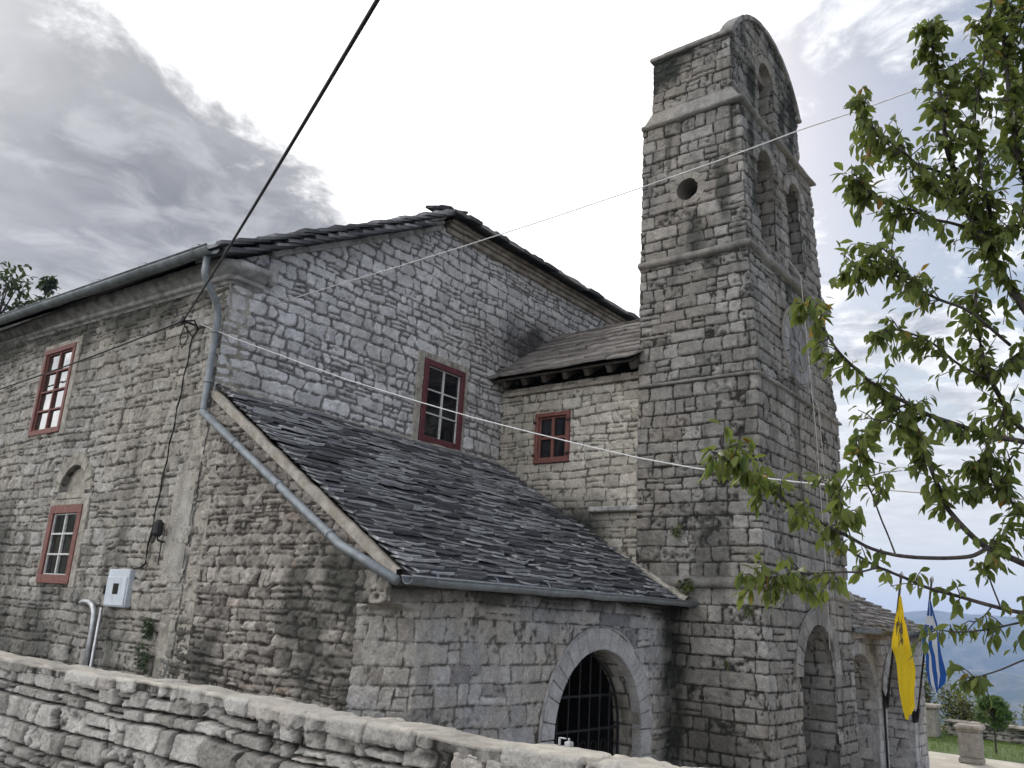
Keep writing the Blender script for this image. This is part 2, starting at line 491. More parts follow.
def layout(U, V, seed, hmin, hmax, lmin, lmax, warp=0.03, wf=1.2, irr=0.012, split=0.15, rad=0.03, slant=0.03, fine=14.0):
    r = np.random.default_rng(seed)
    v0 = -3.0
    rows = [v0]
    while rows[-1] < V.max()+1:
        rows.append(rows[-1]+hmin+(hmax-hmin)*r.random())
    rows = np.array(rows)
    Vw = V+warp*2*vnoise(U*wf+seed, V*wf*1.7+3)+warp*0.9*vnoise(U*wf*3.1+9, V*wf*3.3)
    k = np.clip(np.searchsorted(rows, Vw)-1, 0, len(rows)-2)
    lo = rows[k]; hi = rows[k+1]
    BIG = 1000.0
    u0, u1 = U.min()-2, U.max()+2
    flat = []
    for i in range(len(rows)-1):
        t = u0-r.random()*lmax
        sc = 0.75+0.5*r.random()
        while t < u1+lmax:
            flat.append(i*BIG+(t-u0))
            t += (lmin+(lmax-lmin)*r.random()**1.5)*sc
    flat = np.array(flat)
    cell0 = k*977
    Uw = U+slant*2*vnoise(V*9+k*13.7, U*2.2+k*3.1)+irr*1.5*vnoise(U*fine, V*fine+50)
    key = k*BIG+(Uw-u0)
    j = np.clip(np.searchsorted(flat, key)-1, 0, len(flat)-2)
    ul = flat[j]; ur = flat[j+1]
    cid = j.astype(np.int64)
    sp = hash1(cid, 1+seed) < split
    fr = lo+(hi-lo)*(0.35+0.3*hash1(cid, 2+seed))
    upper = sp & (Vw > fr)
    lower = sp & (Vw <= fr)
    lo = np.where(upper, fr, lo); hi = np.where(lower, fr, hi)
    cid = cid*2+upper
    dv = np.minimum(Vw-lo, hi-Vw)
    du = np.minimum(key-ul, ur-key)
    rr = rad*(0.5+1.0*hash1(cid, 3))
    a = np.minimum(du, rr); b = np.minimum(dv, rr)
    d = np.minimum(rr-np.hypot(rr-a, rr-b), np.minimum(du, dv))
    d = d+irr*2*fbm(U*fine, V*fine, 3)
    cu = (key-(ul+ur)/2); cv = Vw-(lo+hi)/2
    return d, cid, cu, cv


def sheet(name, us, vs, pos, mat, parent=None, keep=None, stain=None, cap=None, joint=0.008, bev=0.02, depth=0.02, off=0.012, tilt=0.06, rough=0.006, rf=9.0, mort_w=0.008, lay=None, flush=0.0, vmap=None, post=None, facet=0.0):
    """pos(U,V)->(P(n,m,3), N(n,m,3)).  Stones are laid out in (U, vmap(V))."""
    us = np.asarray(us); vs = np.asarray(vs)
    U, V = np.meshgrid(us, vs, indexing='ij')
    LV = V if vmap is None else vmap(U, V)
    LU = U
    d, cid, cu, cv = layout(LU, LV, **lay)
    s = sstep(d, joint, joint+bev)
    h = -depth*(1-s)
    body = off*(hash1(cid, 5)-0.5)*2+tilt*(hash1(cid, 6)-0.5)*cu+tilt*1.2*(hash1(cid, 7)-0.5)*cv
    h = h+s*body*(1-flush)
    h = h+rough*2*fbm(U*rf, V*rf, 5, 0.6)*(0.35+0.65*s)
    if facet: h = h-facet*s*np.abs(fbm(U*7+3, V*9, 3))-facet*.6*s*np.abs(vnoise(U*23, V*27))
    if cap is not None: h = h*(1-.7*np.clip(cap(U, V), 0, 1))
    P, N = pos(U, V)
    X = P+N*h[..., None]
    if post is not None: X = post(X, U, V)
    mor = 1-sstep(d, joint-0.004, joint+mort_w)
    col = np.zeros(U.shape+(4,))
    col[..., 0] = hash1(cid, 8)
    col[..., 1] = mor
    if stain is not None: col[..., 2] = np.clip(stain(U, V), 0, 1)  # mask holds weathering and, in places, painted contact shade
    if cap is not None: col[..., 3] = np.clip(cap(U, V), 0, 1)
    nu, nv = U.shape
    idx = np.arange(nu*nv).reshape(nu, nv)
    F = np.stack([idx[:-1, :-1], idx[1:, :-1], idx[1:, 1:], idx[:-1, 1:]], -1).reshape(-1, 4)
    if keep is not None:
        cu_ = (U[:-1, :-1]+U[1:, 1:])/2; cv_ = (V[:-1, :-1]+V[1:, 1:])/2
        F = F[keep(cu_, cv_).ravel()]
    used = np.unique(F)
    remap = np.full(nu*nv, -1)
    remap[used] = np.arange(len(used))
    return np_mesh(name, X.reshape(-1, 3)[used], remap[F], mat, parent, col.reshape(-1, 4)[used])


def path_pos(path, chamf=None, zf=None, rnd=0.025):
    """vertical wall along a plan polyline; u is the length along it.  Outward = right of travel."""
    pts = np.array(path, float)
    seg = np.diff(pts, axis=0)
    L = np.hypot(seg[:, 0], seg[:, 1])
    cum = np.concatenate([[0], np.cumsum(L)])
    T = seg/L[:, None]
    def at(u):
        i = np.clip(np.searchsorted(cum, u, side='right')-1, 0, len(L)-1)
        xy = pts[i]+T[i]*(u-cum[i])[..., None]
        return xy, i
    def pos(U, V):
        xy, i = at(U)
        n = np.stack([T[i][..., 1], -T[i][..., 0]], -1)
        for k in range(1, len(cum)-1):
            c = np.full(U.shape, rnd) if chamf is None else np.maximum(chamf(k, V), rnd)
            t = (U-cum[k])/c
            m = np.abs(t) < 1
            a = pts[k]-T[k-1]*c[..., None]; b = pts[k]+T[k]*c[..., None]
            w = ((t+1)/2)[..., None]
            xy = np.where(m[..., None], a*(1-w)+b*w, xy)
            n0 = np.array([T[k-1][1], -T[k-1][0]]); n1 = np.array([T[k][1], -T[k][0]])
            nb = n0*(1-w)+n1*w
            nb = nb/np.linalg.norm(nb, axis=-1, keepdims=True)
            n = np.where(m[..., None], nb, n)
        P = np.concatenate([xy, V[..., None]], -1)
        N = np.concatenate([n, np.zeros(U.shape+(1,))], -1)
        return P, N
    pos.cum = cum
    return pos


def in_arch(u, v, cx, half, spring, bottom=-1, rise=None):
    rise = rise or half
    du = (u-cx)
    return (np.abs(du) < half) & (v > bottom) & ((v < spring) | ((du/half)**2+((v-spring)/rise)**2 < 1))


def in_rect(u, v, x0, x1, z0, z1):
    return (u > x0) & (u < x1) & (v > z0) & (v < z1)


def arch_outline(half, spring, bottom, n=28, rise=None):
    rise = rise or half
    o = [(-half, z) for z in np.arange(bottom, spring, 0.06)]
    o += [(-half*math.cos(math.pi*i/n), spring+rise*math.sin(math.pi*i/n)) for i in range(n+1)]
    o += [(half, z) for z in np.arange(bottom, spring, 0.06)[::-1]]
    return o


def reveal(name, o, X, Z, IN, outline, depth, mat, parent, lay, stain=None, start=0.0):
    """lining of an opening: the outline swept inwards"""
    pts = np.array(outline, float)
    o = np.array(o, float); X = np.array(X, float); Z = np.array(Z, float); IN = np.array(IN, float)
    seg = np.diff(pts, axis=0)
    L = np.concatenate([[0], np.cumsum(np.hypot(seg[:, 0], seg[:, 1]))])
    vs = np.arange(0, L[-1]+1e-6, 0.03)
    us = np.arange(start, depth+0.03, 0.03)
    def pos(U, V):
        x = np.interp(V, L, pts[:, 0]); z = np.interp(V, L, pts[:, 1])
        e = 0.01
        tx = np.interp(V+e, L, pts[:, 0])-np.interp(V-e, L, pts[:, 0])
        tz = np.interp(V+e, L, pts[:, 1])-np.interp(V-e, L, pts[:, 1])
        ln = np.hypot(tx, tz)+1e-9
        nx, nz = tz/ln, -tx/ln
        P = o+X*x[..., None]+Z*z[..., None]+IN*U[..., None]
        N = X*nx[..., None]+Z*nz[..., None]
        return P, N
    return sheet(name, us, vs, pos, mat, parent, lay=lay, depth=0.018, joint=0.008, bev=0.015, stain=stain)


def arch_ring(name, o, X, Z, OUT, half, spring, width, mat, parent, n=15, proud=0.025, back=0.12, rise=None, legs=0.0, lip=0.0, lipmat=None):
    """wedge stones round an arch (+ legs down the jambs), one mesh"""
    rise = rise or half
    mb = MB()
    o = Vector(o); X = Vector(X); Z = Vector(Z); OUT = Vector(OUT)
    def pt(r, t):
        return (-(half+r)*math.cos(t), spring+(rise+r)*math.sin(t))
    def wedge(a):
        c = (random.random(), 0, 0, 0)
        f = proud+random.uniform(-.006, .006)
        vs = [o+X*x+Z*z+OUT*(-back) for x, z in a]
        cx = sum(p[0] for p in a)/len(a); cz = sum(p[1] for p in a)/len(a)
        vs += [o+X*x+Z*z+OUT*(f-.012) for x, z in a]
        vs += [o+X*(x+(cx-x)*.06)+Z*(z+(cz-z)*.06)+OUT*f for x, z in a]
        m = len(a)
        fs = [tuple(range(2*m, 3*m))]
        for k in range(2):
            for i in range(m):
                j = (i+1) % m
                fs.append((k*m+i, k*m+j, k*m+m+j, k*m+m+i))
        mb.add(vs, fs, c)
    gap = 0.010
    ts = [0]
    for i in range(n): ts.append(ts[-1]+1+random.uniform(-.25, .25))
    ts = [t/ts[-1]*math.pi for t in ts]
    for i in range(n):
        g0 = gap/(half+width*.5)
        a0, a1 = ts[i]+g0*.5, ts[i+1]-g0*.5
        w = width+random.uniform(-.02, .02)
        am = (a0+a1)/2
        wedge([pt(0, a0), pt(w, a0), pt(w, am), pt(w, a1), pt(0, a1), pt(0, am)])
    for sx in (-1, 1):
        z = spring-gap
        while z > spring-legs+.1:
            hgt = random.uniform(.22, .34)
            w = width+random.uniform(-.05, .06)
            z1 = max(z-hgt, spring-legs)
            a = [(sx*half, z1+gap), (sx*(half+w), z1+gap), (sx*(half+w), z), (sx*half, z)]
            wedge(a if sx > 0 else a[::-1])
            z = z1
    ob = mb.build(name, mat, parent)
    if lip > 0:
        m2 = MB()
        n2 = 30
        pts = [(-(half+width+lip*.6), spring-legs*.8)]+[pt(width+lip*.6, math.pi*i/n2) for i in range(n2+1)]+[(half+width+lip*.6, spring-legs*.8)]
        m2.tube([o+X*x+Z*z+OUT*.012 for x, z in pts], lip*.6, 6)
        m2.build('hood_moulding', lipmat or mat, ob, True)
    return ob


def slab_roof(name, o, X, S, L, SL, mat, parent, expo=0.2, w=(0.25, 0.6), t=(0.025, 0.05), clip=None, jit=0.02, under=True):
    """rows of rough stone slabs. o = eave start, X = along the eave, S = up the slope, N = outwards"""
    o = Vector(o); X = Vector(X).normalized(); S = Vector(S).normalized()
    N = X.cross(S).normalized()
    if N.z < 0: N = -N
    mb = MB()
    y = 0.0
    while y < SL:
        x = -random.random()*w[1]*.5
        e = expo*random.uniform(.85, 1.15)
        while x < L:
            ww = random.uniform(*w)
            x0, x1 = max(x, -.05), min(x+ww, L+.05)
            x += ww
            if x1-x0 < .06: continue
            if clip and not clip((x0+x1)/2, y): continue
            tt = random.uniform(*t)
            ye = y+random.uniform(-jit, jit)
            ln = min(e*1.75, SL+.12-ye)
            if ln < .08: continue
            lift = tt*1.5+random.uniform(0, .03)
            k = max(2, int((x1-x0)/.12)+1)
            c = (random.random(), 0, 0, 0)
            lipv = .12+.88*random.random()**1.3
            vs = []; fs = []
            yaw = random.uniform(-.014, .014)
            for i in range(k):
                f = i/(k-1)
                xx = x0+.004+(x1-x0-.008)*f
                yy = ye+random.uniform(-.018, .018)+yaw*(f-.5)
                if i in (0, k-1): yy += random.uniform(0, .03)
                z0 = lift*.55+random.uniform(-.006, .006)
                z1 = z0+tt*random.uniform(.75, 1.2)
                vs += [o+X*xx+S*yy+N*z0, o+X*xx+S*(yy+.004)+N*(z1-.006), o+X*(xx)+S*(yy+.016)+N*z1, o+X*xx+S*(ye+ln)+N*(tt*.4), o+X*xx+S*(ye+ln)+N*(-tt*.3)]
            for i in range(k-1):
                a = i*5; b = a+5
                fs += [(a, b, b+1, a+1), (a+1, b+1, b+2, a+2), (a+2, b+2, b+3, a+3), (a+4, a+3, b+3, b+4), (a, a+4, b+4, b)]
            fs += [(0, 1, 2, 3, 4), tuple((k-1)*5+q for q in (4, 3, 2, 1, 0))]
            mb.add(vs, fs, c)
            m_ = len(vs)
            for q in range(m_):
                if q % 5 < 3: mb.c[-m_+q] = (c[0], 0, 0, (1.0, .9, 0.0)[q % 5]*lipv)
        y += e
    return mb.build(name, mat, parent)


def window(parent, name, o, X, Z, OUT, w, h, nx, ny, fmat, bmat, gmat, fw_=0.09, proud=0.03, barw=0.035, hinges=False, arch_bar=False):
    """o = lower left corner of the frame on the wall plane"""
    f = MB()
    o = Vector(o); X = Vector(X); Z = Vector(Z); OUT = Vector(OUT)
    def bx(mb, x0, x1, z0, z1, d0, d1, bev=.006): mb.frame_box(o, X, Z, OUT, x0, x1, z0, z1, d0, d1, None, bev)
    bx(f, 0, w, 0, fw_*1.05, -.10, proud); bx(f, 0, w, h-fw_, h, -.10, proud)
    bx(f, 0, fw_, fw_*1.05+.001, h-fw_-.001, -.10, proud-.002); bx(f, w-fw_, w, fw_*1.05+.001, h-fw_-.001, -.10, proud-.002)
    wo = f.build(name, fmat, parent)
    p = MB()
    p.frame_box(o, X, Z, OUT, fw_-.01, w-fw_+.01, fw_-.01, h-fw_+.01, -.045, -.033)
    p.build('pane', gmat, wo)
    b = MB()
    for i in range(1, nx):
        x = fw_+(w-2*fw_)*i/nx
        wd = barw*(1.25 if nx == 2 else 1)
        bx(b, x-wd/2, x+wd/2, fw_, h-fw_, -.032, .006, .004)
    for i in range(1, ny):
        z = fw_+(h-2*fw_)*i/ny
        bx(b, fw_, w-fw_, z-barw/2, z+barw/2, -.031, .004, .004)
    t = barw*.7
    for a in ((fw_, fw_+t, fw_, h-fw_), (w-fw_-t, w-fw_, fw_, h-fw_), (fw_+t, w-fw_-t, fw_, fw_+t), (fw_+t, w-fw_-t, h-fw_-t, h-fw_)):
        bx(b, *a, -.0305, .0, .003)
    b.build('glazing_bars', bmat, wo)
    if hinges:
        for x in (-.02, w-.04):
            for z in (.12, h-.2):
                hm = MB()
                bx(hm, x, x+.06, z, z+.05, proud+.001, proud+.025)
                hm.build('hinge', M['iron'], wo)
    return wo


def ray(px_, py_):
    d = r2*((px_-512)/845.0)-u2*((py_-384)/845.0)+fw
    return d


EYE = Vector((0, 0, E))

PIN = (5.85, 10.715, 6.555)
WIRE_BLACK = (1.369, 0.879, 5.509)
WIRE_WHITE = [(6.0, 10.519, 6.524), (5.978, 9.561, 6.147), (5.958, 8.668, 5.819), (5.924, 7.176, 5.267), (5.896, 5.938, 4.856), (5.879, 5.167, 4.609), (5.864, 4.491, 4.41), (5.85, 3.889, 4.238), (5.838, 3.352, 4.091), (5.828, 2.893, 3.984), (5.818, 2.467, 3.898), (5.809, 2.084, 3.829), (5.801, 1.725, 3.776), (5.794, 1.411, 3.734), (5.787, 1.12, 3.695), (5.781, 0.848, 3.664), (5.774, 0.544, 3.637)]
WIRE_ROOF = [(6.737, 9.96, 6.95), (6.775, 9.161, 6.989), (6.811, 8.379, 7.018), (6.854, 7.479, 7.051), (6.896, 6.579, 7.091), (6.958, 5.274, 7.164), (7.014, 4.083, 7.247), (7.056, 3.199, 7.321), (7.093, 2.405, 7.408), (7.119, 1.863, 7.442), (7.142, 1.358, 7.493), (7.161, 0.964, 7.53), (7.18, 0.563, 7.573), (7.211, -0.094, 7.647)]
BRANCHES = [
([(6.122, 0.209, 3.854), (5.607, 0.448, 4.427), (5.549, 0.613, 4.812), (5.454, 0.688, 4.988), (5.201, 0.717, 5.076), (5.201, 0.784, 5.294), (5.216, 0.833, 5.549), (4.997, 0.832, 5.623), (4.942, 0.828, 5.82), (5.032, 0.853, 6.123), (4.87, 0.841, 6.266), (4.835, 0.859, 6.371)], 0.03, 0.006, 0.22, 1.5),
([(5.261, 0.726, 5.103), (5.213, 0.674, 5.244), (5.095, 0.674, 5.385), (5.189, 0.699, 5.67), (5.084, 0.692, 5.782), (4.919, 0.632, 5.903), (5.03, 0.592, 6.192), (5.022, 0.54, 6.481), (4.911, 0.475, 6.655)], 0.014, 0.006, 0.05, 1.6),
([(5.13, 0.812, 5.462), (5.048, 0.889, 5.512), (4.904, 0.982, 5.524), (4.639, 0.986, 5.464), (4.625, 1.038, 5.525), (4.598, 1.102, 5.604), (4.352, 1.091, 5.526), (4.257, 1.103, 5.572), (4.222, 1.116, 5.638)], 0.01, 0.004, 0.2, 1.3),
([(5.225, 0.746, 5.157), (5.167, 0.854, 5.213), (4.87, 0.914, 5.133), (4.711, 0.972, 5.13), (4.742, 1.066, 5.194), (4.536, 1.099, 5.161), (4.323, 1.105, 5.108), (4.356, 1.173, 5.191), (4.206, 1.176, 5.174)], 0.01, 0.004, 0.2, 1.3),
([(5.505, 0.678, 4.525), (5.147, 0.815, 4.641), (5.047, 0.946, 4.706), (4.993, 1.052, 4.776), (4.702, 1.073, 4.743), (4.57, 1.115, 4.762), (4.616, 1.206, 4.776), (4.42, 1.216, 4.717), (4.324, 1.246, 4.682)], 0.01, 0.004, 0.25, 1),
([(4.831, 1.018, 4.712), (4.662, 1.036, 4.756), (4.723, 1.107, 4.879), (4.551, 1.119, 4.875), (4.471, 1.15, 4.863)], 0.006, 0.004, 0.1, 1),
([(6.122, 0.209, 3.854), (5.824, 0.471, 3.926), (5.431, 0.651, 3.923), (5.38, 0.819, 3.967), (5.208, 0.952, 4.008), (4.863, 1.012, 3.989), (4.766, 1.116, 4.057), (4.712, 1.226, 4.13), (4.403, 1.244, 4.152), (4.241, 1.283, 4.21), (4.255, 1.358, 4.347), (4.048, 1.348, 4.377), (3.951, 1.343, 4.387)], 0.018, 0.004, 0.25, 0.75),
([(6.122, 0.209, 3.854), (5.782, 0.47, 3.9), (5.767, 0.685, 4.059), (5.687, 0.76, 4.21), (5.439, 0.785, 4.306), (5.495, 0.82, 4.45), (5.574, 0.843, 4.597), (5.362, 0.816, 4.724), (5.407, 0.813, 4.867)], 0.02, 0.008, 0.35, 0.9),
([(5.486, 0.792, 4.319), (5.197, 0.899, 4.348), (5.083, 0.998, 4.451), (5.062, 1.096, 4.522), (4.779, 1.135, 4.472), (4.71, 1.209, 4.433)], 0.008, 0.004, 0.2, 1),
([(6.177, 0.356, 2.993), (5.836, 0.552, 3.137), (5.796, 0.76, 3.277), (5.526, 0.895, 3.343), (5.277, 0.946, 3.407), (5.311, 1.044, 3.542), (5.244, 1.064, 3.641), (4.996, 1.043, 3.691), (5.008, 1.078, 3.801), (5.037, 1.119, 3.906), (4.782, 1.116, 3.954), (4.757, 1.167, 4.021)], 0.022, 0.005, 0.5, 0.7),
([(5.433, 0.88, 3.334), (5.222, 0.927, 3.271), (5.252, 1.042, 3.262), (5.025, 1.1, 3.242), (4.754, 1.131, 3.223), (4.765, 1.23, 3.239), (4.642, 1.295, 3.258), (4.328, 1.294, 3.276), (4.278, 1.354, 3.31), (4.271, 1.409, 3.34), (3.964, 1.413, 3.364), (3.809, 1.448, 3.409), (3.832, 1.527, 3.486), (3.625, 1.513, 3.489), (3.413, 1.491, 3.496), (3.444, 1.565, 3.547), (3.295, 1.543, 3.531)], 0.012, 0.004, 0.5, 0.55),
([(6.177, 0.356, 2.993), (6.026, 0.584, 3.0), (5.67, 0.768, 2.995), (5.357, 0.874, 3.015), (5.341, 1.02, 3.057), (5.152, 1.129, 3.086), (4.809, 1.175, 3.12), (4.745, 1.289, 3.17), (4.697, 1.363, 3.217), (4.462, 1.376, 3.251)], 0.014, 0.005, 0.3, 0.2),
([(4.786, 1.193, 3.128), (4.742, 1.278, 3.164), (4.534, 1.32, 3.128), (4.292, 1.343, 3.109), (4.322, 1.451, 3.105), (4.214, 1.512, 3.086), (3.934, 1.506, 3.061), (3.918, 1.572, 3.054), (3.825, 1.596, 3.043)], 0.006, 0.003, 0.45, 0.75),
([(6.191, 0.363, 2.937), (5.813, 0.613, 2.98), (5.825, 0.793, 2.95), (5.566, 0.929, 2.897), (5.285, 1.023, 2.869), (5.323, 1.136, 2.874), (5.156, 1.174, 2.884)], 0.008, 0.003, 0.3, 0.28),
([(6.205, 0.37, 2.881), (5.866, 0.634, 2.816), (5.903, 0.823, 2.738), (5.693, 0.918, 2.677), (5.44, 1.002, 2.631), (5.456, 1.098, 2.585)], 0.007, 0.003, 0.8, 0.25),
([(4.856, 1.224, 3.237), (4.877, 1.264, 3.35), (4.687, 1.24, 3.402), (4.542, 1.226, 3.465), (4.641, 1.278, 3.565), (4.528, 1.282, 3.647), (4.317, 1.236, 3.71), (4.385, 1.232, 3.795)], 0.005, 0.003, 0.5, 0.7),
([(6.122, 0.209, 3.854), (5.782, 0.327, 4.336), (5.776, 0.425, 4.853), (5.657, 0.474, 5.282), (5.356, 0.507, 5.625), (5.367, 0.524, 6.051), (5.397, 0.522, 6.503), (5.229, 0.474, 6.888)], 0.028, 0.01, 0.35, 1.7),
([(5.734, 0.422, 4.838), (5.536, 0.408, 5.28), (5.51, 0.382, 5.731), (5.561, 0.404, 6.189), (5.356, 0.376, 6.486), (5.336, 0.336, 6.899)], 0.014, 0.006, 0.2, 1.7),
([(5.956, 0.563, 3.144), (5.89, 0.652, 3.424), (5.591, 0.725, 3.563), (5.4, 0.788, 3.652), (5.48, 0.866, 3.785), (5.325, 0.888, 3.805)], 0.012, 0.004, 0.3, 1),
([(5.582, 0.669, 3.954), (5.442, 0.73, 3.827), (5.548, 0.805, 3.734), (5.327, 0.85, 3.655), (5.238, 0.912, 3.622)], 0.006, 0.003, 0.2, 1),
([(5.556, 0.465, 5.238), (5.447, 0.58, 5.254), (5.234, 0.636, 5.134), (5.256, 0.717, 5.137)], 0.006, 0.003, 0.1, 1.5),
([(5.672, 0.503, 4.453), (5.583, 0.589, 4.503), (5.54, 0.691, 4.444), (5.397, 0.729, 4.337)], 0.006, 0.003, 0.1, 1.5),
([(5.253, 0.513, 5.982), (5.042, 0.617, 5.901), (5.021, 0.715, 5.96), (5.044, 0.764, 6.082), (4.888, 0.748, 6.099)], 0.006, 0.003, 0.1, 1.5),
([(4.321, 1.292, 3.275), (4.345, 1.32, 3.357), (4.135, 1.271, 3.411), (4.176, 1.299, 3.49), (4.137, 1.323, 3.534)], 0.004, 0.003, 0.0, 0.8),
([(5.671, 0.884, 3.029), (5.659, 0.921, 3.173), (5.442, 0.902, 3.268), (5.59, 0.84, 3.395), (5.592, 0.783, 3.479)], 0.005, 0.003, 0.3, 0.8),
([(5.573, 0.745, 4.182), (5.657, 0.79, 4.113), (5.506, 0.83, 3.964), (5.386, 0.844, 3.854), (5.447, 0.912, 3.782)], 0.005, 0.003, 0.1, 1),
([(5.158, 0.778, 5.274), (5.135, 0.864, 5.359), (4.871, 0.892, 5.312), (4.858, 0.937, 5.383)], 0.005, 0.003, 0.1, 1.4),
([(4.94, 1.028, 4.008), (4.928, 1.099, 3.984), (4.83, 1.155, 3.94), (4.581, 1.167, 3.915), (4.607, 1.24, 3.901)], 0.005, 0.003, 0.2, 0.9),
([(5.468, 0.892, 3.019), (5.545, 0.944, 2.972), (5.473, 0.985, 2.929), (5.419, 1.013, 2.883)], 0.004, 0.003, 0.3, 0.4)]
JOINTS = [(6.122, 0.209, 3.854), (6.177, 0.356, 2.993), (6.981, 0.054, 2.913)]
YELLOW_ROWS = [(17.713, 17.84, 3.642), (17.877, 18.227, 3.39), (17.886, 18.529, 3.111), (17.67, 18.632, 2.828), (17.602, 18.713, 2.68), (17.81, 18.781, 2.533), (17.881, 18.856, 2.384), (17.888, 18.889, 2.236), (17.882, 18.785, 2.09), (17.9, 18.679, 1.908), (17.95, 18.612, 1.727), (18.039, 18.614, 1.545), (18.123, 18.438, 1.422)]
GREEK_ROWS = [(19.842, 19.983, 3.679), (19.975, 20.42, 3.443), (20.047, 20.945, 3.181), (20.018, 21.183, 2.952), (19.922, 21.214, 2.766), (20.161, 21.239, 2.56), (20.083, 21.383, 2.293), (20.12, 21.469, 2.129), (20.243, 21.272, 1.967), (20.553, 21.0, 1.845)]
POLE_Y = ((18.979, 5.12, 1.613), (17.633, 4.38, 3.971))
POLE_G = ((21.245, 5.12, 1.222), (19.847, 4.33, 4.046))
STUB = (4.317, 2.909, 2.14)
#t1 (12.0, 5.989, 3.456)
#t2 (12.0, 6.212, 4.271)
#t3 (12.0, 5.046, 3.112)
#t4 (12.0, 6.296, 3.995)
#ivy (6.05, 10.574, 2.33)

# ================================================================== SETTING
def grid_terrain():
    th = np.linspace(-math.pi, math.pi, 181)
    rr = np.concatenate([np.linspace(0.5, 60, 60), np.geomspace(62, 5200, 60)])
    T, Q = np.meshgrid(th, rr, indexing='ij')
    X = Q*np.cos(T); Y = Q*np.sin(T)
    # churchyard terrace is flat; to the south-east the hill falls into the valley, to the north it climbs
    east = np.maximum(0, X*0.97-Y*0.25-33)
    fall = -np.minimum(330, 0.10*np.minimum(east, 8)+0.42*np.maximum(0, east-6))
    north = np.maximum(0, Y*0.95-X*0.15-27)
    rise = np.minimum(14, 0.12*north)*np.exp(-east/200)
    n = np.clip((Q-45)/200, 0, 1)*fbm(X/90, Y/90, 5)*16
    Z = fall+rise+n-0.012
    V = np.stack([X, Y, Z], -1).reshape(-1, 3)
    idx = np.arange(T.size).reshape(T.shape)
    F = np.stack([idx[:-1, :-1], idx[:-1, 1:], idx[1:, 1:], idx[1:, :-1]], -1).reshape(-1, 4)[:, ::-1]
    m, g, b = base_mat('hill_ground')
    p = g.pos()
    c = g.mix(g.ramp(g.noise(0.9, 6, 0.6, p), 0.35, 0.65), (0.10, 0.10, 0.05), (0.16, 0.14, 0.09))
    c = g.mix(g.ramp(g.noise(0.02, 6, 0.65, p), 0.42, 0.58), c, (0.045, 0.065, 0.03))
    g.put(b.inputs['Base Color'], c)
    b.inputs['Roughness'].default_value = 1
    bump(g, b, g.noise(6, 5, 0.6, p), 0.6, 0.05)
    o = np_mesh('ground', V, F, m)
    tag(o, 'churchyard ground and hillside around the church', kind='structure')


grid_terrain()


def mountain(name, a0, a1, dist, top, base, seed, label):
    th = np.linspace(a0, a1, 160)
    t = np.linspace(0, 1, 46)
    T, S = np.meshgrid(th, t, indexing='ij')
    rad = dist*(1+0.55*S)
    ridge = top*(1+0.16*fbm(T*6+seed, T*0+seed, 5))
    prof = np.sin(np.clip(S, 0, 1)*math.pi*0.62)/1.0
    prof = prof/prof.max()
    X = rad*np.cos(T); Y = rad*np.sin(T)
    spur = fbm(T*26+seed, S*2.2, 6, 0.55)*0.16*(1-np.abs(S-0.4))
    Z = base+(ridge-base)*np.clip(prof+spur*(1-sstep(S, .55, .9))-0.04, 0, 2)
    V = np.stack([X, Y, Z], -1).reshape(-1, 3)
    idx = np.arange(T.size).reshape(T.shape)
    F = np.stack([idx[:-1, :-1], idx[:-1, 1:], idx[1:, 1:], idx[1:, :-1]], -1).reshape(-1, 4)
    m, g, b = base_mat(name+'_slope')
    p = g.pos()
    c = g.mix(g.ramp(g.noise(0.012, 8, 0.68, p), 0.42, 0.60), (0.035, 0.055, 0.028), (0.13, 0.125, 0.085))
    g.put(b.inputs['Base Color'], c)
    b.inputs['Roughness'].default_value = 1
    tag(np_mesh(name, V, F, m), label, kind='structure')


mountain('mountain', -0.75, 0.95, 3100, 152, -400, 3.1, 'long level mountain ridge fading to blue across the valley')
mountain('hills', -0.6, 0.55, 2000, -52, -400, 8.7, 'lower forested ridge in front of the long mountain')

# air
hz = MB()
hz.box(-5300, 5300, -5300, 5300, -460, 205)
mh = bpy.data.materials.new('blue_air')
mh.use_nodes = True
gh = G(mh.node_tree)
gh.n.remove(gh.n['Principled BSDF'])
pv = gh.node('ShaderNodeVolumePrincipled')
pv.inputs['Color'].default_value = (0.42, 0.60, 1.0, 1)
pv.inputs['Density'].default_value = 0.0002
pv.inputs['Anisotropy'].default_value = 0.2
gh.l.new(pv.outputs[0], gh.n['Material Output'].inputs['Volume'])
ho = hz.build('haze', mh)
tag(ho, 'blue air over the valley', kind='stuff')

# street on the near side of the dry stone wall, higher than the churchyard
st = MB()
st.box(-8, 3.97, -12, 40, -0.5, 1.18)
tag(st.build('street', plain_mat('old_asphalt', (0.06, 0.06, 0.06), 0.95, var=0.3, scale=6, bstr=0.4)), 'raised street outside the churchyard wall', kind='structure')
pa = MB()
pa.add([(4.4, -10, .004), (26.5, -10, .004), (26.4, 4, .004), (26.4, 7, .004), (24, 9.5, .004), (4.4, 9.5, .004)], [(0, 1, 2, 3, 4, 5)])
tag(pa.build('path', M['path']), 'pale paved forecourt in front of the church', kind='structure')


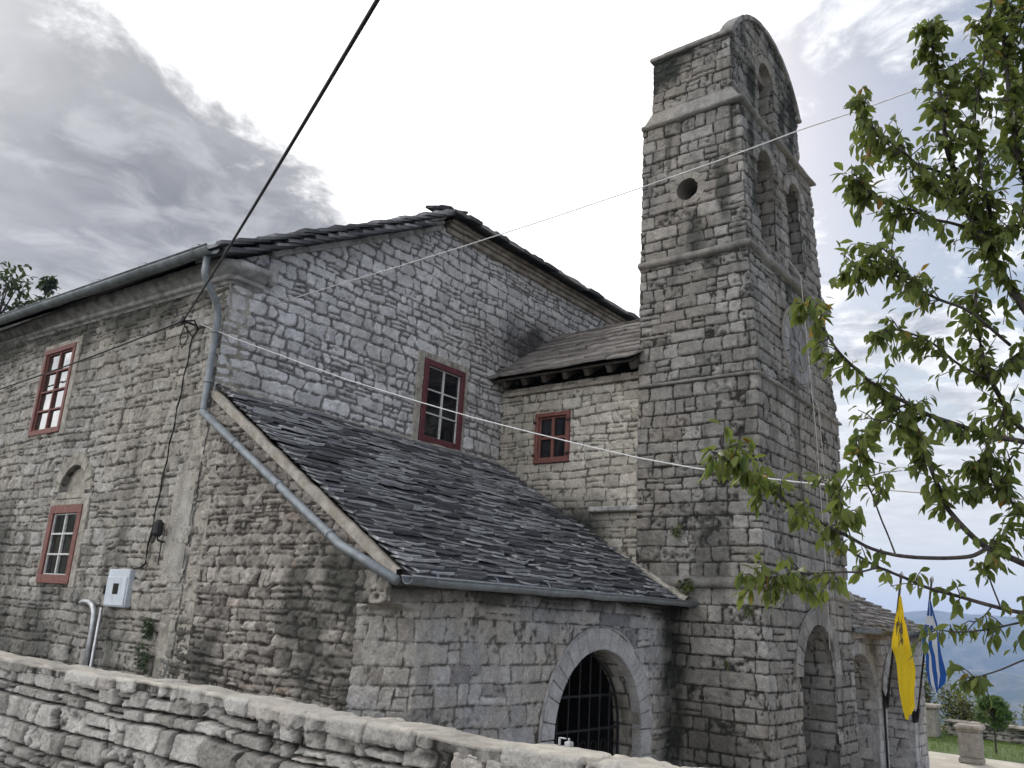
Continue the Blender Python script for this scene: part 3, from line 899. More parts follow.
def grass_strip():
    V = []; F = []; Cc = []
    r = np.random.default_rng(4)
    for i in range(9000):
        x = 26.45+r.random()*7.0; y = -3+r.random()*13
        a = r.random()*math.pi*2; h = 0.05+0.10*r.random(); w = 0.010
        dx, dy = math.cos(a)*w, math.sin(a)*w
        lx, ly = (r.random()-.5)*.08, (r.random()-.5)*.08
        b = len(V)
        V += [(x-dx, y-dy, 0.0), (x+dx, y+dy, 0.0), (x+lx+dx*.5, y+ly+dy*.5, h*.6), (x+lx*1.6, y+ly*1.6, h)]
        F.append((b, b+1, b+2, b+3)); Cc += [(r.random(), 0, 0, 0)]*4
    # turf under the blades
    b = len(V)
    nx, ny = 30, 50
    for i in range(nx+1):
        for j in range(ny+1):
            x = 26.42+7.2*i/nx; y = -3.1+13.2*j/ny
            V.append((x, y, 0.006+0.02*(vnoise(x*3, y*3)+.5)*(0 < i < nx and 0 < j < ny))); Cc.append((r.random()*.6, 0, 0, 0))
    for i in range(nx):
        for j in range(ny):
            q = b+i*(ny+1)+j
            F.append((q, q+ny+1, q+ny+2, q+1))
    o = np_mesh('grass', np.array(V), np.array(F), M['grass'], None, np.array(Cc))
    tag(o, 'short green grass between the paving and the low wall', kind='stuff')


grass_strip()

# ================================================================== CHURCH
X0, YG = 6.05, 10.0
church = tag(empty('church', (14, 16, 0)), 'large grey stone church with slab roof and red framed windows behind the bell tower', 'church')
EX, EY, EZ = Vector((1, 0, 0)), Vector((0, 1, 0)), Vector((0, 0, 1))
# --- side wall (faces -X), u runs from far to near
YF = 25.0
far_u = np.concatenate([np.arange(0, 7.5, 0.045), np.arange(7.5, 15.0001, 0.0165)])
WIN1 = (14.36, 15.50, 5.33, 6.88)       # y0,y1,z0,z1 upper window
WIN2 = (13.02, 14.06, 2.91, 4.09)       # lower window
def side_keep(U, V):
    y = YF-U
    k = ~in_rect(y, V, WIN1[0]+.05, WIN1[1]-.05, WIN1[2]+.05, WIN1[3]-.05)
    k &= ~in_rect(y, V, WIN2[0]+.05, WIN2[1]-.05, WIN2[2]+.05, WIN2[3]-.05)
    k &= ~in_arch(y, V, 13.52, 0.42, 4.33, 4.27)
    return k
def side_stain_shade(U, V):
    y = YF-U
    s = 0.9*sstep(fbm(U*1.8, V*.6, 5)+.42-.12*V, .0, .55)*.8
    s = s+.75*sstep(V+.5*fbm(U*2.2, V*.6, 4), 6.55, 7.05)  # contact shade under the eave painted in, mixed with weathering
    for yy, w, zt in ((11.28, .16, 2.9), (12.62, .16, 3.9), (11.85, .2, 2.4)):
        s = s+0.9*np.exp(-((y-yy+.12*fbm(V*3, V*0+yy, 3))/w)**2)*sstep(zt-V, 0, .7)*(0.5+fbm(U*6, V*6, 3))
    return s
sheet('side_wall', far_u, np.arange(0, 7.66, 0.0155), path_pos([(X0, YF), (X0, YG)]), M['side'], church, keep=side_keep, stain=side_stain_shade,
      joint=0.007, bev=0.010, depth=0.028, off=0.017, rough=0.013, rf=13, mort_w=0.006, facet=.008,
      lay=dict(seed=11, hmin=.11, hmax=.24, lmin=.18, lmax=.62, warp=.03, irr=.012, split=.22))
mb = MB()                                   # rubble core behind the corner joints
mb.box(X0+.014, X0+.4, YG+.014, YG+.4, 0, 7.2)
mb.box(X0+.022, X0+.3, YG-.3, YG+.01, 0, 5.2)
mb.build('corner_core', M['render'], church)
# --- blind arches over the lower window and near the corner
nb = MB()
nb.frame_box((X0+.10, 13.52, 0), -EY, EZ, EX, -.45, .45, 4.25, 4.80, 0, .05)
nb.build('niche_back', M['render'], church)
reveal('niche_lining', (X0-.005, 13.52, 0), -EY, EZ, EX, [(-.42*math.cos(math.pi*i/20), 4.30+.42*math.sin(math.pi*i/20)) for i in range(21)], .11, M['side'], church, dict(seed=3, hmin=.15, hmax=.25, lmin=.2, lmax=.4))
arch_ring('niche_surround', (X0, 13.52, 0), -EY, EZ, -EX, .42, 4.30, .20, M['render'], church, n=9, proud=.02, back=.02)
nb = MB()
nb.frame_box((X0, 13.52, 0), -EY, EZ, -EX, -.44, .44, 4.19, 4.30, -.02, .015, None, .01)
nb.build('niche_ledge', M['render'], church)
nb = MB()
pts = [(-.24, 3.0)]+[(-.24*math.cos(math.pi*i/12), 4.36+.22*math.sin(math.pi*i/12)) for i in range(13)]+[(.24, 3.0)]
nb.prism(pts, (X0+.02, 10.30, 0), -EY, EZ, (-.030, 0, 0))
nb.build('filled_niche', M['side'], church)
# plaster margins round the side windows
for (a, b, c, d) in (WIN1, WIN2):
    mb = MB()
    o = (X0, 0, 0)
    mb.frame_box(o, EY, EZ, -EX, a-.16, a, c-.05, d+.10, -.05, .018, None, .01)
    mb.frame_box(o, EY, EZ, -EX, b, b+.07, c-.05, d+.10, -.05, .016, None, .01)
    mb.frame_box(o, EY, EZ, -EX, a+.001, b-.001, d, d+.09, -.05, .017, None, .01)
    mb.build('window_margin', M['render'], church)
w = window(church, 'window', (X0, WIN1[1], WIN1[2]), -EY, EZ, -EX, WIN1[1]-WIN1[0], WIN1[3]-WIN1[2], 2, 4, M['red'], M['red'], M['glass_sky'], .085, .035, .032)
w['label'] = 'upper side window with orange red frame and panes mirroring the sky'
w = window(church, 'window', (X0, WIN2[1], WIN2[2]), -EY, EZ, -EX, WIN2[1]-WIN2[0], WIN2[3]-WIN2[2], 2, 3, M['red'], M['white'], M['glass'], .125, .035, .03)
w['label'] = 'lower side window with wide red frame and white bars under the blind arch'
# --- gable wall (faces -Y): raking sides, level top (half hip)
RK = 0.545
XA, XB, ZT = 10.12, 17.83, 9.57
def wall_top(x):
    return np.minimum(ZT, np.minimum(ZT-RK*(XA-x), ZT-RK*(x-XB)))
GW = (9.95, 11.0, 5.60, 7.06)
def gable_keep(U, V):
    x = X0+U
    k = V < np.maximum(wall_top(x)+.05, np.where(x < 6.7, 7.3, -9))
    k &= ~in_rect(x, V, GW[0]+.04, GW[1]-.04, GW[2]+.04, GW[3]-.04)
    k &= ~((x > 6.3) & (V < 3.0))
    return k
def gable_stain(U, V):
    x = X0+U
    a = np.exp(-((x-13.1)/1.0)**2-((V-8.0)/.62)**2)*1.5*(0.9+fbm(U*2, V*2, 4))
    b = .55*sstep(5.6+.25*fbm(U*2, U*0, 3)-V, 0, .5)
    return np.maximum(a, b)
sheet('front_wall', np.concatenate([np.arange(0, 11.6, .016), np.arange(11.6, 15.86, .06)]), np.arange(2.9, 9.7, .0145), path_pos([(X0, YG), (21.9, YG)]), M['gable'], church, keep=gable_keep, stain=gable_stain,
      joint=0.014, bev=0.010, depth=0.022, off=0.011, rough=0.007, rf=12, mort_w=0.007, tilt=.05, facet=.005,
      lay=dict(seed=23, hmin=.13, hmax=.24, lmin=.16, lmax=.52, warp=.045, wf=1.3, irr=.014, split=.22, rad=.05, slant=.045))
mb = MB()
mb.frame_box((0, YG, 0), EX, EZ, -EY, GW[0]-.15, GW[0], GW[2]-.1, GW[3]+.12, -.05, .016, None, .01)
mb.frame_box((0, YG, 0), EX, EZ, -EY, GW[1], GW[1]+.10, GW[2]-.1, GW[3]+.12, -.05, .015, None, .01)
mb.frame_box((0, YG, 0), EX, EZ, -EY, GW[0]+.001, GW[1]-.001, GW[3], GW[3]+.12, -.05, .017, None, .01)
mb.build('window_margin', M['render'], church)
w = window(church, 'window', (GW[0], YG, GW[2]), EX, EZ, -EY, GW[1]-GW[0], GW[3]-GW[2], 2, 3, M['darkred'], M['white'], M['glass'], .105, .045, .026)
w['label'] = 'front window with dark red frame and thin white bars above the lean-to roof'
# --- rake and hip cornice: two steps, stones jointed
def rake_pt(x):
    return (x, float(wall_top(x)))
def cornice_run(mb, p0, p1, steps, ln=(.45, .9)):
    p0 = Vector(p0); p1 = Vector(p1)
    d = (p1-p0); L = d.length; d.normalize()
    nrm = Vector((-d.z, 0, d.x)).normalized()
    if nrm.z < 0: nrm = -nrm
    for z0, z1, out in steps:
        t = -random.random()*.3
        while t < L:
            a = max(t, 0); b = min(t+random.uniform(*ln), L); t = b
            if b-a < .03: continue
            j = random.uniform(-.008, .008)
            mb.frame_box(p0, d, nrm, -EY, a+.004, b-.004, z0+j, z1+j-.004, -.2, out+random.uniform(-.008, .008), None, .014)
            if t >= L: break
steps = [(-.02, .08, .07), (.08, .15, .13), (.15, .21, .18)]
mb = MB(); cornice_run(mb, (6.62, YG, wall_top(6.62)), (XA-.02, YG, ZT-.01), steps); mb.build('raking_cornice', M['cornice'], church)
mb = MB(); cornice_run(mb, (XA+.06, YG, ZT), (XB, YG, ZT), steps); mb.build('level_cornice', M['cornice_tan'], church)
mb = MB(); cornice_run(mb, (XB+.02, YG, ZT), (21.8, YG, wall_top(21.8)), steps); mb.build('raking_cornice', M['cornice'], church)
# --- eave cornice on the side wall, returning round the corner as a kneeler
def cove(name, path, z, parent, mat):
    us = np.arange(0, path_pos(path).cum[-1]+.001, .05)
    prof = [(0.0, 0.0), (.02, .03), (.08, .05), (.09, .08), (.07, .11), (.11, .13), (.17, .18), (.21, .24), (.21, .30)]
    pa = np.array(prof)
    q = np.concatenate([[0], np.cumsum(np.hypot(*np.diff(pa, axis=0).T))])
    vs = np.linspace(0, q[-1], 22)
    pp = path_pos(path, rnd=.03)
    def pos(U, V):
        P, N = pp(U, V*0+z)
        out = np.interp(V, q, pa[:, 0]); zz = np.interp(V, q, pa[:, 1])
        # mitre: push corners along the sum of both normals
        P = P+N*out[..., None]
        P[..., 2] = z+zz+.03*np.maximum(0, P[..., 1]-YG)
        return P, N*0.6+np.array([0, 0, -.3])
    return sheet(name, us, vs, pos, mat, parent, depth=.004, rough=.012, rf=5, off=.004, lay=dict(seed=5, hmin=.5, hmax=.6, lmin=.7, lmax=1.3))
cove('eave_cornice', [(X0, YF), (X0, YG-.02), (6.55, YG-.02)], 7.05, church, M['cornice'])
mb = MB()
mb.frame_box((6.56, YG, 0), EX, EZ, -EY, 0, .16, 7.2, 7.55, -.1, .16, None, .04)
mb.build('kneeler_stone', M['cornice'], church)
# --- roof
EAVE_X, EAVE_Z = 5.66, 7.36
sl = Vector((1, 0, .545)).normalized()
slab_roof('roof', (EAVE_X, YG-.28, EAVE_Z), (0, 1, .03), sl, 15.3, 10.1, M['slate'], church, expo=.30, w=(.3, .7), t=(.035, .06), clip=lambda x, y: x > (EAVE_X+y*sl.x+.42-XA)*1.1-.1)
hs = Vector((0, 1, .45)).normalized()
slab_roof('verge_slabs', (EAVE_X+.1, YG-.24, EAVE_Z-.085), (0, 1, .03), sl, .62, 4.35, M['slate'], church, expo=.26, w=(.4, .62), t=(.04, .07))
slab_roof('hip_roof', (XA-.22, YG-.34, ZT+.19), EX, hs, XB-XA+.44, 4.4, M['slate'], church, expo=.30, w=(.3, .7), t=(.045, .075),
          clip=lambda x, y: y*hs.y+.12 < x < XB-XA+.44-y*hs.y-.12)
mb = MB()                                   # boarding under the slabs and the far slope
mb.add([(EAVE_X, YG-.25, EAVE_Z-.0), (EAVE_X, 25.3, EAVE_Z), (14, 25.3, EAVE_Z+.545*8.34), (14, 14.3, EAVE_Z+.545*8.34), (XA-.15, YG-.25, EAVE_Z+.545*(XA-.15-EAVE_X))], [(0, 1, 2, 3, 4)])
mb.add([(22.25, YG-.25, EAVE_Z), (22.25, 25.3, EAVE_Z), (14, 25.3, EAVE_Z+.545*8.34), (14, 14.3, EAVE_Z+.545*8.34), (XB+.15, YG-.25, EAVE_Z+.545*(XA-.15-EAVE_X))], [(4, 3, 2, 1, 0)])
mb.add([(XA-.15, YG-.29, ZT+.17), (XB+.15, YG-.29, ZT+.17), (14, 14.3, EAVE_Z+.545*8.34-.02)], [(0, 1, 2)])
mb.add([(X0+.02, YF, 0), (21.9, YF, 0), (21.9, YF, 7.3), (14, YF, 12.6), (X0+.02, YF, 7.3)], [(0, 1, 2, 3, 4)])
mb.add([(21.9, YG, 0), (21.9, YF, 0), (21.9, YF, 7.3), (21.9, YG, 7.3)], [(0, 1, 2, 3)])
mb.build('roof_boarding', M['wood'], church)
mb = MB()                                   # lump of stone where hip and rake meet
mb.frame_box((XA-.05, YG-.30, ZT+.40), (.82, .2, .1), (-.2, .95, .3), EZ, -.08, .16, .02, .36, -.19, -.05, None, .05)
mb.frame_box((XA+.05, YG-.02, ZT+.48), (.8, .6, .1), (-.5, .8, .3), EZ, -.12, .12, -.02, .30, -.20, -.08, None, .05)
for i in range(7):
    t = i*.55+.3
    mb.frame_box((XA+.1+t*.85, YG+t, ZT+.30+t*.45), (1, 0, .35), (.1, 1, .4), EZ, -.2, .2, -.05, .55, -.02, .10, None, .04)
mb.build('hip_cap_stones', M['slate'], church)
# --- gutter along the side eave, half round with brackets and joints
def half_gutter(name, p0, p1, rad, mat, parent, sag=0.01, bands=1.4, closed=True):
    mb = MB()
    p0 = Vector(p0); p1 = Vector(p1)
    n = max(6, int((p1-p0).length/.5))
    d = (p1-p0).normalized(); side = d.cross(EZ).normalized()
    vs = []; k = 9
    for i in range(n+1):
        p = p0.lerp(p1, i/n)+EZ*random.uniform(-sag, sag)
        for r_, rev in ((rad, False), (rad*.9, True)):
            ring = [p+side*math.cos(math.pi*q/(k-1))*r_-EZ*math.sin(math.pi*q/(k-1))*r_ for q in range(k)]
            vs += ring[::-1] if rev else ring
    fs = []
    m = 2*k
    for i in range(n):
        for q in range(m):
            q2 = (q+1) % m
            fs.append((i*m+q, i*m+q2, i*m+m+q2, i*m+m+q))
    fs += [tuple(range(m)), tuple(range(n*m, n*m+m))]
    mb.add(vs, fs)
    for q in (side*rad, -side*rad):                                        # rolled lips
        mb.tube([p0+q+EZ*.004, p1+q+EZ*.004], .012, 6)
    L = (p1-p0).length
    t = .35
    while t < L:
        p = p0+d*t
        mb.tube([p-d*.015-EZ*0, p+d*.015], rad*1.07, 14, cap=False)
        t += bands
    return mb.build(name, mat, parent, True)
half_gutter('gutter', (5.58, 9.78, 7.36), (5.58, 25.2, 7.78), .10, M['zinc_dark'], church)
# --- wing that ties the church to the tower
WX = 12.14
sheet('wing_wall', np.arange(0, 3.11, .016), np.arange(3.4, 7.0, .015), path_pos([(WX, YG), (WX, 6.9)]), M['wing'], church,
      keep=lambda U, V: ~in_rect(YG-U, V, 8.46, 9.12, 5.57, 6.40), stain=lambda U, V: 1.1*sstep(5.1+.35*fbm(U*2, V*2, 4)-V, -.1, .9)*sstep(3.0-U, .1, 1.0)+.25*sstep(U, 2.3, 3)*0,  # contact darkening painted along the wing's base, mixed with weathering
      joint=.007, bev=.016, depth=.018, off=.010, rough=.007, lay=dict(seed=31, hmin=.12, hmax=.22, lmin=.2, lmax=.55, warp=.025, split=.2))
w = window(church, 'window', (WX, 9.16, 5.52), -EY, EZ, -EX, .76, .93, 2, 2, M['red'], M['red'], M['glass'], .075, .05, .05, hinges=True)
w['label'] = 'small low red window with four panes in the wing wall'
mb = MB()
mb.frame_box((WX, 7.9, 4.60), -EY, -EX, EZ, 0, 1.0, -.05, .13, 0, .09, None, .02)
mb.build('wing_ledge', M['cornice'], church)
mb = MB()
mb.frame_box((WX, YG, 6.86), -EY, -EX, EZ, .02, 3.05, -.1, .05, 0, .07, None, .012)
mb.build('wall_plate', M['cornice_tan'], church)
mb = MB()
WS = Vector((13.97-11.80, 0, 8.62-7.14)).normalized()
for i in range(7):
    y = 9.75-i*.46
    mb.frame_box((11.80, y, 7.06), WS, EY, WS.cross(EY)*-1 if WS.cross(EY).z < 0 else WS.cross(EY), .02, 2.6, -.05, .05, -.13, .0, None, .008)
mb.build('rafters', M['wood'], church)
mb = MB()
mb.frame_box((11.80, YG+.0, 7.08), WS, -EY, (-WS.z, 0, WS.x), 0, 2.64, 0.0, 3.04, .0, .03)
mb.build('wing_boarding', M['wood'], church)
slab_roof('wing_roof', (11.72, 10.6, 7.10), -EY, WS, 3.70, 2.78, M['slate_brown'], church, expo=.34, w=(.35, .8), t=(.03, .055), clip=lambda x, y: (x > .58 or y < .0))
mb = MB()
mb.add([(13.97, 6.9, 8.60), (13.97, 10.2, 8.60), (15.9, 10.2, 7.3), (15.9, 6.9, 7.3)], [(0, 1, 2, 3)])
mb.add([(15.8, 6.9, 3.5), (15.8, 10, 3.5), (15.8, 10, 7.4), (15.8, 6.9, 7.4)], [(0, 1, 2, 3)])
mb.build('wing_far_slope', M['slate_brown'], church)

# ================================================================== BELL TOWER
tower = tag(empty('bell_tower', (13.97, 5.9, 0)), 'tall grey stone bell tower with arched top and three belfry openings', 'bell tower')
# stages: z0, z1, footprint (x0,x1,y0,y1)
TL = dict(base=(12.0, 15.97, 4.76, 6.95), c=(12.0, 15.85, 4.86, 6.95), b=(12.0, 15.66, 4.97, 6.95), a=(12.02, 15.5, 5.08, 6.95), t=(12.05, 15.38, 5.24, 6.78))
ZD, ZC, ZB, ZA = 3.48, 6.66, 8.84, 11.58
def tower_stain(sc, z1):
    def f(U, V):
        a = 0.75*sstep(fbm(U*1.6+sc, V*.35, 4)-.02, .12, .5)*sstep(V, z1-1.6, z1-.1)
        return a
    return f
def stage(name, z0, z1, F0, F1, seed, keep=None, stain=None, du=.0165, dv=.0155, lay=None, top=None):
    x0, x1, y0, y1 = F0
    pth = [(x0, y1), (x0, y0), (x1, y0), (x1, y1), (x0+.01, y1)]
    pp = path_pos(pth, rnd=.03)
    L = pp.cum[-1]
    us = np.concatenate([np.arange(0, pp.cum[2], du), np.arange(pp.cum[2], L, .12), [L]])
    cx, cy = (x0+x1)/2, (y0+y1)/2
    sx0 = (F1[0]-F0[0]); sx1 = (F1[1]-F0[1]); sy0 = (F1[2]-F0[2]); sy1 = (F1[3]-F0[3])
    def post(X, U, V):
        t = np.clip((V-z0)/(z1-z0), 0, 1)
        fx = np.clip((X[..., 0]-x0)/(x1-x0), 0, 1); fy = np.clip((X[..., 1]-y0)/(y1-y0), 0, 1)
        X = X.copy()
        X[..., 0] += t*(sx0*(1-fx)+sx1*fx)
        X[..., 1] += t*(sy0*(1-fy)+sy1*fy)
        return X
    def kp(U, V):
        k = np.ones(U.shape, bool)
        if keep is not None:
            side = U < pp.cum[1]
            front = (U >= pp.cum[1]) & (U < pp.cum[2])
            k &= ~(side & keep('side', y1-U, V))
            k &= ~(front & keep('front', x0+U-pp.cum[1], V))
            if top is not None: k &= ~((U >= pp.cum[2]) & (V > top))
        return k
    st_ = None
    if stain is not None:
        def st_(U, V):
            side = U < pp.cum[1]
            return np.where(side, stain('side', y1-U, V), stain('front', x0+U-pp.cum[1], V))
    vs = np.append(np.arange(z0, z1, dv), z1)
    L0 = dict(seed=seed, hmin=.17, hmax=.27, lmin=.22, lmax=.62, warp=.014, irr=.009, split=.07, rad=.025, slant=.02)
    if lay: L0.update(lay)
    return sheet(name, us, vs, pp, M['tower'], tower, keep=kp, stain=st_, joint=.011, bev=.010, depth=.030, off=.015, rough=.008, rf=13, mort_w=.006, lay=L0, post=post, facet=.006)
AR = dict(cx=14.10, half=.78, spring=2.20)
def k_base(face, q, V):
    return in_arch(q, V, 14.10, .78, 2.20) if face == 'front' else np.zeros(q.shape, bool)
def s_base(face, q, V):
    if face == 'side':
        a = 1.2*np.exp(-((q-6.22+.1*fbm(V*2, V*0, 3))/.20)**2)*sstep(3.5-V, 0, .5)*(0.85+.6*fbm(q*5, V*5, 3))
        b = .6*sstep(2.2+1.2*fbm(q*2.3, V*1.3, 5)-V, 0, 1.2)*(1-.3*sstep(5.6-q, 0, .8))
        return np.maximum(a, b)
    return .35*sstep(1.4+.8*fbm(q*1.3, V*1.3, 4)-V, 0, 1.2)
B1 = tuple(a*.35+b*.65 for a, b in zip(TL['base'], TL['c']))
stage('base_stage', 0.0, ZD, TL['base'], B1, 41, k_base, s_base)
stage('lower_stage', ZD, ZC, (12.02, 15.90, 4.84, 6.95), TL['c'], 42, None, lambda f, q, V: .5*sstep(fbm(q*3, V*.7, 5)+.05, .15, .6)*(f == 'side')+np.zeros(q.shape))
def s_up(f, q, V):
    n = fbm(q*2.2+3, V*.45, 4)
    return (.85 if f == 'side' else 1.0)*sstep(n+.05, .15, .55)*(0.35+.65*sstep(V, ZC, ZB))
stage('clock_stage', ZC, ZB, TL['c'], TL['b'], 43, None, s_up)
HZ = 7.32+E
def k_bel(f, q, V):
    if f == 'front':
        return in_arch(q, V, 12.96, .37, 10.62, 9.18) | in_arch(q, V, 14.36, .37, 10.62, 9.18)
    return np.hypot(q-6.05, V-HZ) < .215
def s_bel(f, q, V):
    if f == 'side':
        return .8*np.exp(-((q-5.9)/.28)**2)*sstep(HZ+.1-V, -.9, .2)*sstep(fbm(q*4, V*.8, 3)+.4, .2, .6)+.8*sstep(fbm(q*2.4, V*.5, 4)-.08, .1, .5)
    return .9*sstep(fbm(q*2, V*.5, 4)+.12, .1, .5)
stage('belfry_stage', ZB, ZA, TL['b'], TL['a'], 44, k_bel, s_bel)
T = TL['t']
cxT = 13.72; hwT = (T[1]-T[0])/2; ZS = 13.02; RISE = 1.0; RAD = ((hwT-.03)**2+RISE**2)/(2*RISE)
def arch_top(x):
    return ZS+RISE-RAD+np.sqrt(np.clip(RAD**2-(x-cxT)**2, 0, None))
def k_top(f, q, V):
    if f == 'front':
        return in_arch(q, V, 13.62, .35, 12.90, 11.88) | (V > arch_top(q)-.015)
    return V > ZS
def s_top(f, q, V):
    if f == 'side':
        return 1.15*sstep(fbm(q*1.8+1, V*.7, 4)+.32*(V-12.2), .12, .5)
    return 1.0*sstep(fbm(q*2, V*.8, 4)+.25*(V-12.2), .05, .5)
stage('top_stage', ZA, ZS+RISE+.02, TL['t'], TL['t'], 45, k_top, s_top, top=ZS)
# sloping set-off between belfry and top stage
so = MB()
F, Gp = TL['a'], TL['t']
so.add([(F[0]-.03, F[2]-.03, ZA), (F[1]+.03, F[2]-.03, ZA), (F[1]+.03, F[3], ZA), (F[0]-.03, F[3], ZA), (Gp[0], Gp[2], ZA+.30), (Gp[1], Gp[2], ZA+.30), (Gp[1], Gp[3], ZA+.30), (Gp[0], Gp[3], ZA+.30)],
       [(0, 1, 5, 4), (1, 2, 6, 5), (2, 3, 7, 6), (3, 0, 4, 7)])
so.build('weathering', M['tower'], tower)
# string courses
def string_course(F, z, prof, name='string_course', mat='tower'):
    x0, x1, y0, y1 = F
    vs = []
    per = []
    def pts(o):
        res = []
        corners = [(x0-o, y1+o*.0), (x0-o, y0-o), (x1+o, y0-o), (x1+o, y1)]
        for i in range(3):
            a = Vector(corners[i]); b = Vector(corners[i+1])
            n = int((b-a).length/.09)
            for k in range(n+(i == 2)):
                res.append(a.lerp(b, k/n))
        return res
    n = len(pts(0.0))
    rows = []
    for o, dz in prof:
        # same count for each ring
        corners = [Vector((x0-o, y1)), Vector((x0-o, y0-o)), Vector((x1+o, y0-o)), Vector((x1+o, y1))]
        base = [Vector((x0, y1)), Vector((x0, y0)), Vector((x1, y0)), Vector((x1, y1))]
        ring = []
        for i in range(3):
            k_ = int((base[i+1]-base[i]).length/.07)
            for k in range(k_+(i == 2)):
                p = corners[i].lerp(corners[i+1], k/k_)
                ring.append((p.x, p.y, z+dz))
        rows.append(ring)
    A = np.array(rows)
    A += (np.random.default_rng(int(z*100)).random(A.shape)-.5)*.008
    s = fbm(A[..., 0]*4, A[..., 1]*4, 3)
    A[..., 2] += s*.012
    m, k = A.shape[:2]
    idx = np.arange(m*k).reshape(m, k)
    Fq = np.stack([idx[:-1, :-1], idx[:-1, 1:], idx[1:, 1:], idx[1:, :-1]], -1).reshape(-1, 4)
    col = np.zeros((m*k, 4)); col[:, 0] = np.repeat(hash1(np.arange(k)//7), 1)[None, :].repeat(m, 0).ravel()
    return np_mesh(name, A.reshape(-1, 3), Fq, M[mat], tower, col)
ROLL = [(-.02, -.075), (.05, -.06), (.085, -.03), (.09, .0), (.075, .04), (.04, .065), (-.03, .09)]
string_course(B1, ZD, [(a*.8, b*1.1) for a, b in ROLL])
string_course(TL['c'], ZC, [(-.02, -.03), (.025, -.028), (.045, -.02), (.05, .015), (.02, .03), (-.03, .035)])
string_course(TL['b'], ZB, ROLL)
string_course(TL['a'], ZA, [(-.02, -.06), (.03, -.055), (.075, -.03), (.08, .0), (.06, .03), (.02, .06), (-.03, .10)])
# barrel cap of flat stones
cap = MB()
n = 26
prev = None
for i in range(n):
    a0, a1 = math.pi*i/n, math.pi*(i+1)/n
    AM = math.asin((hwT-.03)/RAD)
    def cp(a, r):
        b_ = -AM+2*AM*a/math.pi
        return (cxT+(RAD+r)*math.sin(b_), ZS+RISE-RAD+(RAD+r)*math.cos(b_))
    y = T[2]-.045
    while y < T[2]+.20:
        y1 = min(y+random.uniform(.4, .8), T[2]+.22)
        p = [cp(a0, -.03), cp(a1, -.03), cp(a1, .055+random.uniform(-.008, .008)), cp(a0, .055+random.uniform(-.008, .008))]
        cap.prism(p, (0, y+.003, 0), EX, EZ, (0, y1-y-.006, 0))
        if y1 >= T[2]+.22: break
        y = y1
cap.build('arched_cap', M['tower'], tower)
for x0, x1 in ((T[0]-.06, T[0]+.16), (T[1]-.14, T[1]+.07)):
    sh = MB()
    sh.box(x0, x1, T[2]-.05, T[3]+.05, ZS-.05, ZS+.035, None, .02)
    sh.build('shoulder_slab', M['tower'], tower)
bk = MB()                                    # rear of the arched head
pts = [(T[0]+.06, ZS)]+[(float(x), float(arch_top(x))-.02) for x in np.linspace(T[0]+.08, T[1]-.08, 24)]+[(T[1]-.06, ZS)]
bk.prism(pts, (0, T[2]+.15, 0), EX, EZ, (0, .04, 0))
bk.prism([(T[0]+.02, ZS-.02)]+[(float(x), float(arch_top(x))-.07) for x in np.linspace(T[0]+.05, T[1]-.05, 24)]+[(T[1]-.02, ZS-.02)], (0, T[2]+.195, 0), EX, EZ, (0, T[3]-T[2]-.195, 0))
bk.build('rear_slab_roof', M['tower'], tower)
# openings
lay_r = dict(seed=8, hmin=.18, hmax=.26, lmin=.25, lmax=.5, warp=.01, irr=.006, split=0)
def opening(o, half, spring, bottom, depth, ringw, n, legs, lip=.03, parent=tower, mat='tower', ringmat='voussoir'):
    reveal('opening_lining', o, EX, EZ, EY, arch_outline(half, spring, bottom), depth, M[mat], parent, lay_r)
    sill = MB(); sill.frame_box(o, EX, EZ, EY, -half, half, bottom-.06, bottom+.005, 0, depth, None, .01); sill.build('sill', M[mat], parent)
    if ringw: arch_ring('arch_stones', Vector(o)+EY*.0, EX, EZ, -EY, half, spring, ringw, M[ringmat], parent, n=n, proud=.03, legs=legs, lip=lip, lipmat=M[mat])
M['voussoir_dark'] = stone_mat('dark_arch_stone', (0.20, 0.20, 0.205), (0.30, 0.30, 0.305), (0.12, 0.12, 0.12), lichen=0.2, streak=0.5)
opening((12.96, 5.03, 0), .37, 10.62, 9.18, 1.1, .17, 9, 0, ringmat='tower')
opening((14.36, 5.03, 0), .37, 10.62, 9.18, 1.1, .17, 9, 0, ringmat='tower')
opening((13.62, 5.25, 0), .35, 12.90, 11.88, 1.1, .17, 9, 0, ringmat='tower')
opening((14.10, 4.80, 0), .78, 2.20, 0.0, .75, .25, 13, 0, lip=0.02, ringmat='tower')
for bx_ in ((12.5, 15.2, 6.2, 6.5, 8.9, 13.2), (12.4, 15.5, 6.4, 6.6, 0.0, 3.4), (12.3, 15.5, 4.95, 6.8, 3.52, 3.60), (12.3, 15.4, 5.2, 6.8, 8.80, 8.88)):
    core = MB()                              # inner walls and floors coloured near-black as shade behind the openings
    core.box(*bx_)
    core.build('inner_wall' if bx_[5]-bx_[4] > 1 else 'inner_floor', M['dark'], tower)
